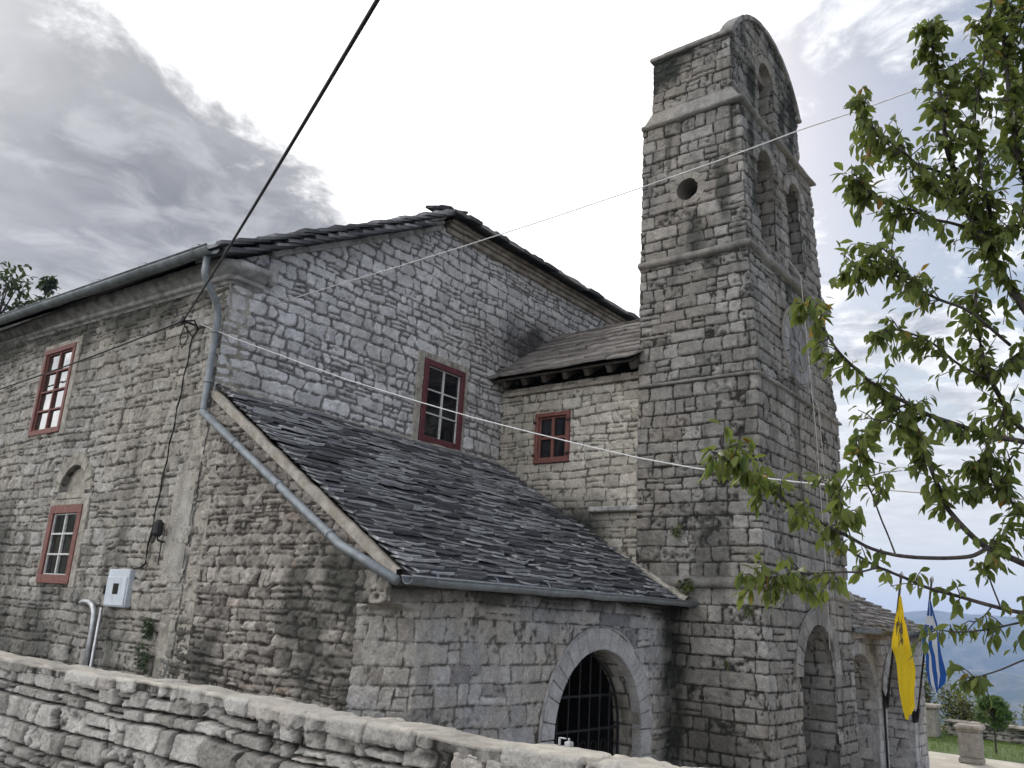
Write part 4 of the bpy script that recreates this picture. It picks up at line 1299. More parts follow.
# round hole with a ring of stones on the side face
def ring_stones(name, o, X, Z, OUT, r0, r1, n, proud, mat, parent):
    mb = MB(); o = Vector(o)
    for i in range(n):
        a0 = 2*math.pi*i/n+.02; a1 = 2*math.pi*(i+1)/n-.02
        pts = [(r0*math.cos(a0), r0*math.sin(a0)), (r1*math.cos(a0), r1*math.sin(a0)), (r1*math.cos((a0+a1)/2), r1*math.sin((a0+a1)/2)), (r1*math.cos(a1), r1*math.sin(a1)), (r0*math.cos(a1), r0*math.sin(a1)), (r0*math.cos((a0+a1)/2), r0*math.sin((a0+a1)/2))]
        mb.prism(pts, o-Vector(OUT)*.1, X, Z, Vector(OUT)*(.1+proud+random.uniform(-.005, .005)))
    return mb.build(name, mat, parent)
ring_stones('round_opening_ring', (12.01, 6.05, HZ), -EY, EZ, -EX, .205, .33, 10, .012, M['tower'], tower)
hm = MB()
hm.tube([(12.0, 6.05, HZ), (12.45, 6.05, HZ)], .21, 24, cap=False)
hm.build('round_opening_lining', M['tower'], tower, True)
# carved roundel on the front face
RO = (13.90, 4.925, 4.82+E)
ring_stones('roundel_ring', RO, EX, EZ, -EY, .47, .66, 16, .05, M['voussoir_dark'], tower)
rm = MB()
rm.tube([(RO[0]+.70*math.cos(t), RO[1]-.03, RO[2]+.70*math.sin(t)) for t in np.linspace(0, 2*math.pi, 40)], .035, 6, cap=False)
rm.tube([(RO[0]+.44*math.cos(t), RO[1]-.02, RO[2]+.44*math.sin(t)) for t in np.linspace(0, 2*math.pi, 40)], .028, 6, cap=False)
rm.build('roundel_moulding', M['tower'], tower, True)
rm = MB()
rm.prism([(.42*math.cos(t), .42*math.sin(t)) for t in np.linspace(0, 2*math.pi, 30)[:-1]], (RO[0], RO[1]+.02, RO[2]), EX, EZ, (0, -.045, 0))
for k in range(6):
    a = k*math.pi/3
    rm.frame_box((RO[0], RO[1]-.024, RO[2]), (math.cos(a), 0, math.sin(a)), (-math.sin(a), 0, math.cos(a)), (0, -1, 0), .08, .36, -.06, .06, 0, .03, None, .012)
rm.build('roundel_field', M['voussoir_dark'], tower)

# ================================================================== LEAN-TO PORCH
porch = tag(empty('lean_to_porch', (9, 8, 0)), 'low lean-to porch of grey blocks with dark slab roof and gated round arch', 'porch')
YP = 6.29
PZ0, PZ1 = 3.16, 5.44                     # roof underside at the eave wall and at the gable wall
PS = (PZ1-PZ0)/(YG-YP)
def porch_ch(k, V):
    return 0.44*sstep(2.86-V, -.05, .06)+.025
pth = path_pos([(X0, YG), (X0, YP), (12.02, YP)], chamf=porch_ch)
LP = pth.cum[1]
PA = dict(cx=10.03, half=1.05, spring=1.42)
def porch_keep(U, V):
    y = YG-U
    k = np.where(U < LP, V < PZ0+PS*(y-YP)+.02, V < PZ0+.03)
    k &= ~((U > LP) & in_arch(X0+U-LP, V, PA['cx'], PA['half'], PA['spring']))
    return k
us = np.arange(0, pth.cum[-1], .0155)
psplit = LP-.03
vs = np.arange(0, 5.5, .0145)
def porch_side_stain(U, V):
    return .9*sstep(fbm(U*1.3, V*1.3, 5)+.34-.25*(V-1.6), .05, .6)*.85
sheet('side_wall', us[us < LP+.02], vs, pth, M['porch_side'], porch, keep=lambda U, V: porch_keep(U, V) & ((U < LP-.44) | (V > 2.85)), stain=porch_side_stain, joint=.006, bev=.018, depth=.034, off=.022, rough=.018, rf=13, mort_w=.008, tilt=.16, facet=.018,
      lay=dict(seed=52, hmin=.07, hmax=.19, lmin=.10, lmax=.46, warp=.03, irr=.016, split=.22, rad=.03))
def porch_front_stain_shade(U, V):
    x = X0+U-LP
    return 1.1*sstep(x, 11.45, 11.95)*sstep(3.2-V, 0, .4)*(.85+.5*fbm(x*5, V*5, 3))+.8*sstep(V+.22*fbm(x*2.5, V*2, 4), 2.85, 3.12)  # moss beside the tower; contact shade under the gutter painted into the colour
sheet('front_wall', us[us > LP-.47], np.arange(0, 3.22, .0145), pth, M['porch'], porch, keep=lambda U, V: porch_keep(U, V) & ((U > LP-.03) | (V < 2.86)), stain=porch_front_stain_shade, joint=.005, bev=.014, depth=.024, off=.014, rough=.010, rf=12, mort_w=.008, facet=.008,
      lay=dict(seed=53, hmin=.13, hmax=.25, lmin=.2, lmax=.68, warp=.025, irr=.010, split=.2, rad=.02))
arch_ring('arch_stones', (PA['cx'], YP, 0), EX, EZ, -EY, PA['half'], PA['spring'], .27, M['voussoir'], porch, n=17, proud=.03, legs=1.4, lip=.035, lipmat=M['cornice'])
reveal('arch_lining', (PA['cx'], YP, 0), EX, EZ, EY, arch_outline(PA['half'], PA['spring'], 0.0), .40, M['side'], porch, dict(seed=61, hmin=.2, hmax=.3, lmin=.3, lmax=.6, warp=.01, irr=.006, split=.1))
slab_roof('roof', (X0+.07, YP-.34, PZ0-.06), EX, (0, 1, PS), 5.80, 4.66, M['slate'], porch, expo=.10, w=(.2, .62), t=(.018, .036), jit=.014)
mb = MB()                                   # mortar verge, head flashing and the fillet against tower and wing
def strip(mb, p0, p1, wid, hgt, n=24, wn=.02, low=.12):
    p0 = Vector(p0); p1 = Vector(p1); d = (p1-p0).normalized()
    side = Vector(wid)
    vs = []
    for i in range(n+1):
        p = p0.lerp(p1, i/n)
        j = random.uniform(-wn, wn); h = hgt+random.uniform(-wn, wn)*.6
        vs += [p-EZ*low, p+EZ*h*.85, p+side*(.35+j)+EZ*h, p+side*(1+j*3)+EZ*h*.45, p+side*(1+j*3)-EZ*.05]
    fs = []
    for i in range(n):
        for q in range(4):
            fs.append((i*5+q, i*5+5+q, i*5+6+q, i*5+1+q))
    mb.add(vs, fs)
strip(mb, (X0-.02, YP-.10, PZ0-.02), (X0-.02, YG, PZ1+.02), (.20, 0, 0), .07, low=.05)
mb.build('verge', M['render_tan'], porch, True)
mb = MB()
strip(mb, (X0+.02, YG-.005, PZ1+.10), (WX-.0, YG-.005, PZ1+.10), (0, -.15, 0), .06)
mb.build('head_flashing', M['render'], porch, True)
mb = MB()
strip(mb, (12.015, YP-.30, PZ0+.02), (12.015, 7.9, PZ0+PS*(7.9-YP)+.06), (-.17, 0, 0), .09)
mb.build('side_flashing', M['render'], porch, True)
mb = MB()                                   # boarding, back and floor
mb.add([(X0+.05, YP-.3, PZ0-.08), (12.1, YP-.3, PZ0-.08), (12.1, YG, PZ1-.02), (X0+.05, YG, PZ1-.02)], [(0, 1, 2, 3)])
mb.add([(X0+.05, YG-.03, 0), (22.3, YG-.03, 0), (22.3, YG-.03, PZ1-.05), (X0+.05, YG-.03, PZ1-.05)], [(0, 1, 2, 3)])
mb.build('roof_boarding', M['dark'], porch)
half_gutter('gutter', (X0-.12, YP-.36, PZ0-.03), (12.0, YP-.36, PZ0+.03), .075, M['zinc'], porch, bands=.95)
# iron gate, one leaf ajar inside the arch
gt = MB()
gh_, gs = PA['half']-.04, PA['spring']
yg = YP+.33
outl = [(-gh_, .05)]+[(-gh_*math.cos(math.pi*i/18), gs+gh_*math.sin(math.pi*i/18)) for i in range(19)]+[(gh_, .05)]
gt.tube([(PA['cx']+x, yg, z) for x, z in outl], .022, 6)
for x in np.linspace(-gh_, gh_, 9)[1:-1]:
    zt = gs+math.sqrt(max(0, gh_**2-x*x))
    gt.tube([(PA['cx']+x, yg, .05), (PA['cx']+x, yg, zt)], .014, 6)
for z in (.1, .55, 1.0, 1.42, 1.85):
    hw = gh_ if z < gs else math.sqrt(max(0, gh_**2-(z-gs)**2))
    gt.box(PA['cx']-hw, PA['cx']+hw, yg-.006, yg+.006, z-.016, z+.016)
# short scrolls between the bars
for i in range(8):
    x = -gh_+(i+.5)*2*gh_/8
    gt.tube([(PA['cx']+x+.07*math.cos(t), yg, 1.21+.07*math.sin(t)) for t in np.linspace(0, 2*math.pi, 14)], .007, 5, cap=False)
gt.build('iron_gate', M['iron'], porch)

# ================================================================== PORTICO to the right of the tower
portico = tag(empty('arcade_porch', (19.3, 7.5, 0)), 'arcaded porch with round stone arches behind the yellow flag, right of the tower', 'porch')
YQ = 5.20
QZ0, QS = 2.98, .455
AQ = [(17.50, 1.05, 1.48), (20.18, 1.05, 1.48)]
pq = path_pos([(15.9, YQ), (22.42, YQ), (22.42, YG)])
L1 = pq.cum[1]
def q_keep(U, V):
    x = 15.9+U
    k = np.where(U < L1, V < QZ0+.02, V < QZ0+QS*(U-L1)+.02)
    for cx, hf, sp_ in AQ:
        k &= ~((U < L1) & in_arch(x, V, cx, hf, sp_))
    return k
sheet('arcade_wall', np.append(np.arange(0, pq.cum[-1], .03), pq.cum[-1]), np.arange(0, 5.4, .026), pq, M['porch'], portico, keep=q_keep, stain=lambda U, V: .4*sstep(fbm(U*1.5, V*1.5, 4)+.1*(2-V), .1, .6),
      joint=.007, bev=.014, depth=.018, off=.011, rough=.006, lay=dict(seed=71, hmin=.17, hmax=.26, lmin=.22, lmax=.6, warp=.015, irr=.008, split=.08))
for i, (cx, hf, sp_) in enumerate(AQ):
    arch_ring('arch_stones', (cx, YQ, 0), EX, EZ, -EY, hf, sp_, .22, M['voussoir'], portico, n=15, proud=.025, legs=1.46, lip=.03, lipmat=M['cornice'])
    reveal('arch_lining', (cx, YQ, 0), EX, EZ, EY, arch_outline(hf, sp_, 0.0), .8, M['porch'], portico, dict(seed=80+i, hmin=.18, hmax=.26, lmin=.25, lmax=.55, warp=.01, irr=.008, split=.1))
slab_roof('roof', (15.75, YQ-.34, QZ0-.04), EX, (0, 1, QS), 6.95, 5.4, M['slate_brown'], portico, expo=.20, w=(.25, .6), t=(.03, .055), jit=.03)
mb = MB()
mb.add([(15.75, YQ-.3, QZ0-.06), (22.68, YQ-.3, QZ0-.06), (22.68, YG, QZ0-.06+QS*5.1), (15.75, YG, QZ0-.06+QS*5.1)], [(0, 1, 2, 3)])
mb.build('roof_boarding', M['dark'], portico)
mb = MB()
mb.frame_box((15.95, YQ-.02, QZ0-.16), EX, EZ, -EY, 0, 6.55, 0, .10, -.05, .10, None, .015)
mb.build('eave_course', M['cornice_tan'], portico)
half_gutter('gutter', (15.98, YQ-.36, QZ0-.02), (22.6, YQ-.36, QZ0-.0), .06, M['zinc_dark'], portico, bands=1.1)
mb = MB()
mb.tube([(18.86, YQ-.05, 1.75), (18.86, YQ-.05, .02)], .02, 8)
mb.tube([(18.86, YQ-.05, 1.75), (18.84, YQ-.03, 1.83)], .02, 8)
mb.build('drain_pipe', M['iron'], portico, True)

# ================================================================== DRY STONE WALL beside the street
def dry_wall():
    root = tag(empty('drystone_wall', (4.15, 8, 1.0)), 'long dry stone wall with pale mortared coping slabs running along the foreground', 'stone wall')
    ys = []
    y = 26.0
    while y > -3.0:
        ys.append(y)
        y -= min(.045, max(.0075, .0021*math.hypot(3.9, y)))
    us = 26.0-np.array(ys)
    H, TH, xf = 2.14, .40, 3.95
    def sway(U):
        return fbm(U*.35+4, U*0+2, 3)*.05
    def pos(U, V):
        t = sstep(V, 1.2, H)
        x = xf-.06*(1-np.clip((V-1.0)/1.1, 0, 1))+fbm(U*.8, V*.6+3, 3)*.03
        P = np.stack([x, 26.0-U, V+t*sway(U)], -1)
        N = np.stack([-np.ones_like(U), U*0, U*0], -1)
        return P, N
    sheet('wall_face', us, np.concatenate([np.arange(1.0, 1.5, .014), np.arange(1.5, H-.07, .0085)]), pos, M['drystone'], root, joint=.009, bev=.010, depth=.075, off=.022, rough=.0075, rf=16, tilt=.07, mort_w=.008, facet=.008,
          lay=dict(seed=90, hmin=.085, hmax=.215, lmin=.13, lmax=.50, warp=.022, wf=.9, irr=.006, split=.24, rad=.022, slant=.05, fine=12))
    prof = np.array([(xf+.05, H-.13), (xf-.02, H-.125), (xf-.035, H-.10), (xf-.03, H-.025), (xf+.0, H), (xf+TH, H-.02), (xf+TH+.03, H-.05), (xf+TH+.03, H-.16)])
    q = np.concatenate([[0], np.cumsum(np.hypot(*np.diff(prof, axis=0).T))])
    vs = np.arange(0, q[-1], .010)
    def pos2(U, V):
        x = np.interp(V, q, prof[:, 0]); z = np.interp(V, q, prof[:, 1])
        e = .02
        tx = np.interp(V+e, q, prof[:, 0])-np.interp(V-e, q, prof[:, 0]); tz = np.interp(V+e, q, prof[:, 1])-np.interp(V-e, q, prof[:, 1])
        ln = np.hypot(tx, tz)+1e-9
        top = sstep(V, q[3], q[4]+.03)*sstep(q[5]-V, -.05, .02)
        z = z+sway(U)+.016*fbm(U*2.3, U*0+7, 3)+top*.014*fbm(U*5, V*6, 4)
        x = x+.03*fbm(U*2.1, U*0+31, 3)*.5*sstep(V, 0, q[1])
        return np.stack([x, 26.0-U, z], -1), np.stack([-tz/ln, U*0, tx/ln], -1)
    def cap_(U, V):
        return sstep(V+.035*fbm(U*5, V*5, 3), q[3]-.01, q[4]+.02)*(.80+.5*fbm(U*2.5, V*4, 3))
    sheet('coping', us, vs, pos2, M['drystone'], root, cap=cap_, joint=.007, bev=.008, depth=.04, off=.009, rough=.006, rf=15, tilt=.03, mort_w=.006, facet=.003, vmap=lambda U, V: V*.3+4.6+.2*np.sin(U*.7),
          lay=dict(seed=92, hmin=5, hmax=6, lmin=.36, lmax=1.0, warp=0, irr=.005, split=0, rad=.015, slant=.09, fine=10))


dry_wall()

# ================================================================== SMALL WALL, PILLAR AND POST on the terrace
def chunk(name, boxes, mat, label, cat):
    mb = MB()
    for b in boxes: mb.box(*b)
    o = mb.build(name, mat)
    return tag(o, label, cat)
pe = tag(empty('stone_pillar', (24.95, 4.83, 0)), 'carved squat stone pillar with a flat cap slab standing on the pale paving', 'pillar')
mb = MB(); mb.box(24.72, 25.20, 4.56, 5.08, 0, .14, None, .03); mb.build('plinth', M['pillar'], pe)
mb = MB()
mb.box(24.73, 25.19, 4.57, 5.06, .14, .74, None, .03)
for y in (4.76, 4.88):
    mb.box(24.712, 24.735, y-.03, y+.03,   .2, .46, None, .01)
mb.build('shaft', M['pillar'], pe)
mb = MB(); mb.box(24.71, 25.22, 4.55, 5.08, .74, .79, None, .02); mb.box(24.66, 25.27, 4.50, 5.13, .79, .90, None, .04); mb.build('cap_slab', M['cornice_tan'], pe)
po = tag(empty('stone_post', (30.4, 7.1, 0)), 'pale stone gatepost with capping at the end of the low terrace wall', 'gatepost')
mb = MB(); mb.box(30.1, 30.75, 6.75, 7.6, 0, .85, None, .03); mb.build('shaft', M['pillar'], po)
mb = MB(); mb.box(30.02, 30.83, 6.67, 7.68, .85, .97, None, .03); mb.build('cap_slab', M['cornice_tan'], po)
pw = path_pos([(31.4, 6.7), (31.2, 2.0), (31.2, -6)])
lw = tag(empty('terrace_wall', (31.3, 3, 0)), 'low rubble wall edging the grass terrace above the valley', 'stone wall')
sheet('wall_face', np.arange(0, pw.cum[-1], .06), np.arange(0, .44, .03), pw, M['drystone'], lw, joint=.01, bev=.03, depth=.05, off=.03, rough=.015, lay=dict(seed=97, hmin=.1, hmax=.2, lmin=.15, lmax=.5, split=.2))
mb = MB()
y = 6.75
while y > -6:
    l = random.uniform(.4, .9)
    mb.box(31.12+random.uniform(-.04, .04), 31.75, y-l, y-.015, .42, .52+random.uniform(-.03, .03), None, .04); y -= l
mb.build('coping', M['cornice_tan'], lw)

# ================================================================== FITTINGS ON THE SIDE WALL
mbx = tag(empty('meter_box', (X0, 11.47, 2.9)), 'pale grey electric meter box with a small dark window fixed on the side wall', 'meter box')
ob = (X0-.0, 11.77, 2.64)
b = MB(); b.frame_box(ob, -EY, EZ, -EX, 0, .56, 0, .50, -.02, .075, None, .012); b.build('cabinet', M['box'], mbx)
b = MB(); b.frame_box(ob, -EY, EZ, -EX, .02, .54, .02, .40, .075, .088, None, .008); b.build('door', M['box'], mbx)
b = MB(); b.frame_box(ob, -EY, EZ, -EX, .22, .36, .17, .31, .088, .093); b.build('viewing_window', M['glass'], mbx)
b = MB(); b.frame_box(ob, -EY, EZ, -EX, -.025, .0, .16, .28, .03, .10, None, .004); b.build('hinge', M['iron'], mbx)
b = MB()
b.tube([(X0-.06, 12.42, 2.66), (X0-.06, 12.30, 2.685), (X0-.06, 12.18, 2.68), (X0-.06, 12.08, 2.64), (X0-.06, 12.0, 2.55), (X0-.06, 11.97, 2.4), (X0-.06, 11.97, 0.0)], .042, 10)
b.tube([(X0-.05, 11.84, 2.62), (X0-.05, 11.84, 0.0)], .024, 8)
tag(b.build('conduit_pipe', M['steel'], None, True), 'bent galvanised conduit rising from the ground to below the meter box', 'pipe')
wl = tag(empty('wall_lamp', (X0, 10.56, 3.6)), 'small black lamp on a bracket near the corner of the side wall', 'wall lamp')
b = MB()
b.tube([(X0, 10.62, 3.50), (X0-.08, 10.62, 3.52), (X0-.14, 10.58, 3.60)], .012, 6)
b.tube([(X0-.02, 10.63, 3.50), (X0-.02, 10.63, 3.20)], .008, 6)
b.build('bracket', M['iron'], wl)
b = MB()
b.tube([(X0-.14, 10.56, 3.78), (X0-.14, 10.56, 3.74), (X0-.14, 10.56, 3.60), (X0-.14, 10.56, 3.56)], [.03, .065, .065, .04], 10)
b.build('lamp_head', M['black'], wl)
b = MB()
b.tube([(5.62, 9.95, 7.28), (5.62, 9.95, 7.05), (5.64, 9.95, 6.98), (5.90, 10.02, 6.72), (X0-.07, 10.05, 6.55), (X0-.07, 10.05, 5.28), (X0-.08, 10.02, 5.16)], .048, 10)
b.tube([(X0-.085, 10.04, 5.20), (X0-.085, 9.0, 4.60), (X0-.085, 8.0, 4.02), (X0-.085, 7.0, 3.44), (X0-.09, 6.10, 3.0+.09)], .050, 10)
for z in (5.6, 6.3): b.tube([(X0-.07, 10.05, z), (X0-.07, 10.05, z+.03)], .057, 10)
for y in (9.2, 8.2, 7.2): 
    z = 5.20-(10.04-y)*.577
    b.tube([(X0-.085, y, z), (X0-.085, y-.03, z-.017)], .059, 10)
tag(b.build('downpipe', M['zinc'], None, True), 'zinc downpipe falling from the eave gutter and slanting along the porch verge', 'downpipe')
PY, PZ = PIN[1], PIN[2]
ins = tag(empty('cable_insulator', (X0, PY, PZ)), 'dark iron bracket with insulator holding the cables on the side wall', 'insulator')
b = MB(); b.tube([(X0, PY, PZ), (X0-.22, PY, PZ)], .014, 6); b.tube([(X0, PY, PZ-.2), (X0-.14, PY, PZ-.08), (X0-.2, PY, PZ)], .009, 6); b.build('bracket', M['iron'], ins)
b = MB(); b.tube([(X0-.2, PY, PZ-.04), (X0-.2, PY, PZ-.01), (X0-.2, PY, PZ+.03), (X0-.2, PY, PZ+.07)], [.03, .045, .03, .02], 10); b.build('insulator_body', M['black'], ins)


def sagged(p0, p1, sag, n=24):
    p0 = Vector(p0); p1 = Vector(p1)
    return [p0.lerp(p1, i/n)-EZ*sag*4*(i/n)*(1-i/n) for i in range(n+1)]
pin = Vector(PIN)
def wire(name, pts, r, mat, label, cat, n=6):
    b = MB(); b.tube(pts, r, n)
    return tag(b.build(name, mat, None, True), label, cat)
wire('overhead_cable', sagged(pin, WIRE_BLACK, .05), .013, M['black'], 'thick black overhead cable rising steeply across the cloudy sky from the side wall', 'cable')
wire('wall_cable', sagged(pin, (X0-.12, 24.9, 6.35), .16), .012, M['black'], 'black cable stretched level along the side wall past the upper window', 'cable')
dz = [(pin.x, pin.y, pin.z), (X0-.1, PY-.12, PZ+.02), (X0-.03, PY-.14, PZ-.1)]
for i in range(26):
    z = PZ-.2-i*(PZ-.2-3.22)/25
    dz.append((X0-.030, PY-.02+.02*math.sin(i*1.7)+.25*i/25, z))
dz += [(X0-.03, 11.03, 3.17), (X0-.04, 11.2, 3.15)]
wire('drop_cable', dz, .014, M['black'], 'wavy black cable dropping down the side wall to the meter box', 'cable')
b = MB()
b.tube([(X0-.14, PY+.04, PZ-.04), (X0-.12, PY+.16, PZ-.20), (X0-.10, PY+.09, PZ-.36), (X0-.10, PY-.03, PZ-.22), (X0-.14, PY-.02, PZ-.06)], .008, 6)
tag(b.build('cable_loop', M['black'], None, True), 'slack black cable loop hanging under the insulator on the side wall', 'cable')
wire('white_wire', WIRE_WHITE, .0058, M['wire_grey'], 'thin pale wire sagging in front of the porch roof windows and tower', 'wire')
wire('roof_wire', WIRE_ROOF, .006, M['wire_grey'], 'thin grey wire running up from the gable past the tower top to the tree', 'wire')
wire('bell_rope', [(13.55, 4.90, 9.15), (13.60, 4.70, 8.8), (13.85, 4.62, 6.0), (14.02, 4.60, 3.6), (14.02, 4.60, 2.6)], .008, M['rope'], 'longer pale bell rope hanging down the tower front from between the belfry arches', 'rope')
wire('bell_rope', [(14.30, 4.88, 7.0), (14.32, 4.72, 6.6), (14.40, 4.65, 4.6), (14.40, 4.62, 3.0)], .006, M['rope'], 'shorter pale bell rope hanging below the roundel on the tower front', 'rope')

# ================================================================== FLAGS
def flag(name, pole, rows, label, paint, fold_amp, nu=40, nv=90):
    root = tag(empty(name, pole[0]), label, 'flag')
    p0, p1 = Vector(pole[0]), Vector(pole[1])
    d = (p1-p0).normalized()
    b = MB(); b.tube([p0, p1], .022, 8)
    b.build('pole', M['wood'], root, True)
    b = MB(); b.tube([p1, p1+d*.03, p1+d*.09, p1+d*.14], [.03, .045, .035, .008], 8); b.build('finial', M['steel'], root, True)
    b = MB(); b.tube([p0-d*.12, p0+d*.2], .036, 8); b.frame_box((p0.x, YQ, p0.z), EX, EZ, -EY, -.07, .07, -.12, .12, -.01, .07, None, .008); b.build('wall_socket', M['iron'], root)
    rw = np.array(rows)
    zs = rw[:, 2]
    tt = (zs-zs[0])/(zs[-1]-zs[0])
    v = np.linspace(0, 1, nv); u = np.linspace(0, 1, nu)
    U, V = np.meshgrid(u, v, indexing='ij')
    xl = np.interp(V, tt, rw[:, 0]); xr = np.interp(V, tt, rw[:, 1])
    Z = np.interp(V, tt, zs)
    # plane of the pole: the hoist edge hugs the pole in depth, the cloth hangs straight down
    yh = np.interp(Z, [p0.z, p1.z], [p0.y, p1.y])
    ybase = np.minimum(yh, 4.62)
    w_ = np.clip((xr-xl)/.9, .12, 1)
    fold = fold_amp*np.sin(U*9.5+V*2.2+.6*np.sin(V*5))*w_+fold_amp*.55*np.sin(U*19+V*4)*w_
    Y = ybase-.03+fold*(0.3+.7*U)
    X = xl+(xr-xl)*(U+.035*np.sin(U*9.5+V*2.2+1.5)*np.sin(math.pi*U))
    Z = Z-.05*np.sin(U*math.pi*1.3)*V
    Pt = np.stack([X, Y, Z], -1)
    idx = np.arange(U.size).reshape(U.shape)
    F = np.stack([idx[:-1, :-1], idx[1:, :-1], idx[1:, 1:], idx[:-1, 1:]], -1).reshape(-1, 4)
    col = np.stack([U.ravel(), V.ravel(), U.ravel()*0, U.ravel()*0], -1)
    c = np_mesh('cloth', Pt.reshape(-1, 3), F, paint, root, col)
    md = c.modifiers.new('thickness', 'SOLIDIFY'); md.thickness = .006
    return root, c, Pt


def cloth_mat(name, fn, trans=.45):
    m, g, b = base_mat(name)
    at = g.node('ShaderNodeAttribute', attribute_name='Col')
    sp = g.node('ShaderNodeSeparateColor')
    g.l.new(at.outputs['Color'], sp.inputs[0])
    c = fn(g, sp.outputs[0], sp.outputs[1])
    g.put(b.inputs['Base Color'], c)
    b.inputs['Roughness'].default_value = .8
    b.inputs['Specular IOR Level'].default_value = .2
    tr = g.node('ShaderNodeBsdfTranslucent')
    g.put(tr.inputs[0], c)
    mx = g.node('ShaderNodeMixShader'); mx.inputs[0].default_value = trans
    g.l.new(b.outputs[0], mx.inputs[1]); g.l.new(tr.outputs[0], mx.inputs[2])
    g.l.new(mx.outputs[0], g.n['Material Output'].inputs[0])
    return m


M['yellow'] = cloth_mat('yellow_flag_cloth', lambda g, u, v: g.mix(g.ramp(g.noise(30, 3, .6, g.pos()), .3, .7), (0.80, 0.60, 0.02), (0.86, 0.68, 0.035)))
def greek(g, u, v):
    blue, white = (0.02, 0.10, 0.36), (0.62, 0.65, 0.70)
    s = g.math('MODULO', g.math('FLOOR', g.math('MULTIPLY', u, 7.0)), 2.0)
    stripes = g.mix(s, blue, white)
    # canton with a white cross next to the pole
    inc = g.math('MULTIPLY', g.math('LESS_THAN', u, 0.6), g.math('LESS_THAN', v, 0.40))
    cu = g.math('LESS_THAN', g.math('ABSOLUTE', g.math('SUBTRACT', u, 0.277)), 0.056)
    cv = g.math('LESS_THAN', g.math('ABSOLUTE', g.math('SUBTRACT', v, 0.22)), 0.05)
    cross = g.mix(g.math('MAXIMUM', cu, cv), blue, white)
    return g.mix(inc, stripes, cross)
M['greek'] = cloth_mat('blue_white_flag_cloth', greek, .35)
yf, ycl, YP_ = flag('flag', POLE_Y, YELLOW_ROWS, 'limp yellow flag with a black double headed eagle on a leaning pole', M['yellow'], .075)
gf, gcl, GP_ = flag('flag', POLE_G, GREEK_ROWS, 'limp blue and white striped flag with a cross on a leaning pole', M['greek'], .06)
# black double headed eagle, stitched on the yellow cloth and folding with it
eg = MB()
def on_cloth(u, v, off):
    nu, nv = YP_.shape[:2]
    a = min(max(u, 0), .999)*(nu-1); b = min(max(v, 0), .999)*(nv-1)
    i, j = int(a), int(b)
    p = Vector(YP_[i, j])*(1-(a-i))+Vector(YP_[min(i+1, nu-1), j])*(a-i)
    q = Vector(YP_[i, min(j+1, nv-1)])
    p = p+(q-Vector(YP_[i, j]))*(b-j)
    return p+Vector((0, -off, 0))
def ribbon(pts, wid):
    n = 10
    res = []
    for i in range(len(pts)-1):
        for k in range(n):
            t = k/n
            res.append((pts[i][0]*(1-t)+pts[i+1][0]*t, pts[i][1]*(1-t)+pts[i+1][1]*t, wid[i]*(1-t)+wid[i+1]*t))
    res.append((pts[-1][0], pts[-1][1], wid[-1]))
    vs = []
    for i, (u, v, w_) in enumerate(res):
        a = res[max(i-1, 0)]; c = res[min(i+1, len(res)-1)]
        du, dv = c[0]-a[0], c[1]-a[1]; l = math.hypot(du, dv)+1e-9
        w_ *= .62
        nu_, nv_ = -dv/l*w_, du/l*w_
        vs += [on_cloth(u-nu_, v-nv_*.6, .009), on_cloth(u+nu_, v+nv_*.6, .009)]
    eg.add(vs, [(2*i, 2*i+2, 2*i+3, 2*i+1) for i in range(len(res)-1)])
cxu = .42
ribbon([(cxu, .22), (cxu, .27), (cxu, .33), (cxu, .40)], [.05, .10, .09, .02])
for s_ in (-1, 1):
    ribbon([(cxu+.02*s_, .24), (cxu+.10*s_, .19), (cxu+.14*s_, .175), (cxu+.20*s_, .19)], [.04, .035, .04, .006])
    ribbon([(cxu+.06*s_, .27), (cxu+.20*s_, .22), (cxu+.28*s_, .24), (cxu+.27*s_, .33)], [.03, .05, .06, .01])
    ribbon([(cxu+.06*s_, .29), (cxu+.16*s_, .28), (cxu+.19*s_, .36)], [.03, .05, .01])
    ribbon([(cxu+.03*s_, .36), (cxu+.12*s_, .40), (cxu+.16*s_, .42)], [.02, .02, .005])
eg.build('eagle_emblem', plain_mat('faded_black_print', (0.10, 0.075, 0.02), .8, var=.3, bstr=0), ycl)

# ================================================================== FRUIT TREE at the right
class Leaves:
    def __init__(s): s.V = []; s.F = []; s.C = []; s.n = 0
    def leaf(s, p, axis, nrm, L, W, curl=.25, c=None):
        p = np.array(p); a = np.array(axis); a = a/np.linalg.norm(a)
        n = np.array(nrm); n = n-a*(n@a); n = n/(np.linalg.norm(n)+1e-9)
        b = np.cross(a, n)
        prof = [(0.0, 0.05), (.22, .62), (.5, 1.0), (.78, .62), (1.0, .03)]
        vs = []
        for t, w in prof:
            ctr = p+a*L*t-n*curl*L*t*t
            lift = n*W*.5*w*.35
            vs += [ctr-b*W*.5*w+lift, ctr, ctr+b*W*.5*w+lift]
        s.V += vs
        k = s.n
        for i in range(4):
            q = k+i*3
            s.F += [(q, q+3, q+4, q+1), (q+1, q+4, q+5, q+2)]
        c = c or (random.random(), random.random())
        s.C += [(c[0], c[1], 0, 0)]*15
        s.n += 15
    def build(s, name, mat, parent=None):
        return np_mesh(name, np.array(s.V), np.array(s.F), mat, parent, np.array(s.C))


def catmull(pts, n=5):
    P_ = [Vector(p) for p in pts]
    P_ = [P_[0]*2-P_[1]]+P_+[P_[-1]*2-P_[-2]]
    res = []
    for i in range(1, len(P_)-2):
        for k in range(n):
            t = k/n
            a, b, c, d = P_[i-1:i+3]
            res.append(.5*((2*b)+(c-a)*t+(2*a-5*b+4*c-d)*t*t+(3*b-a-3*c+d)*t**3))
    res.append(P_[-2])
    return res


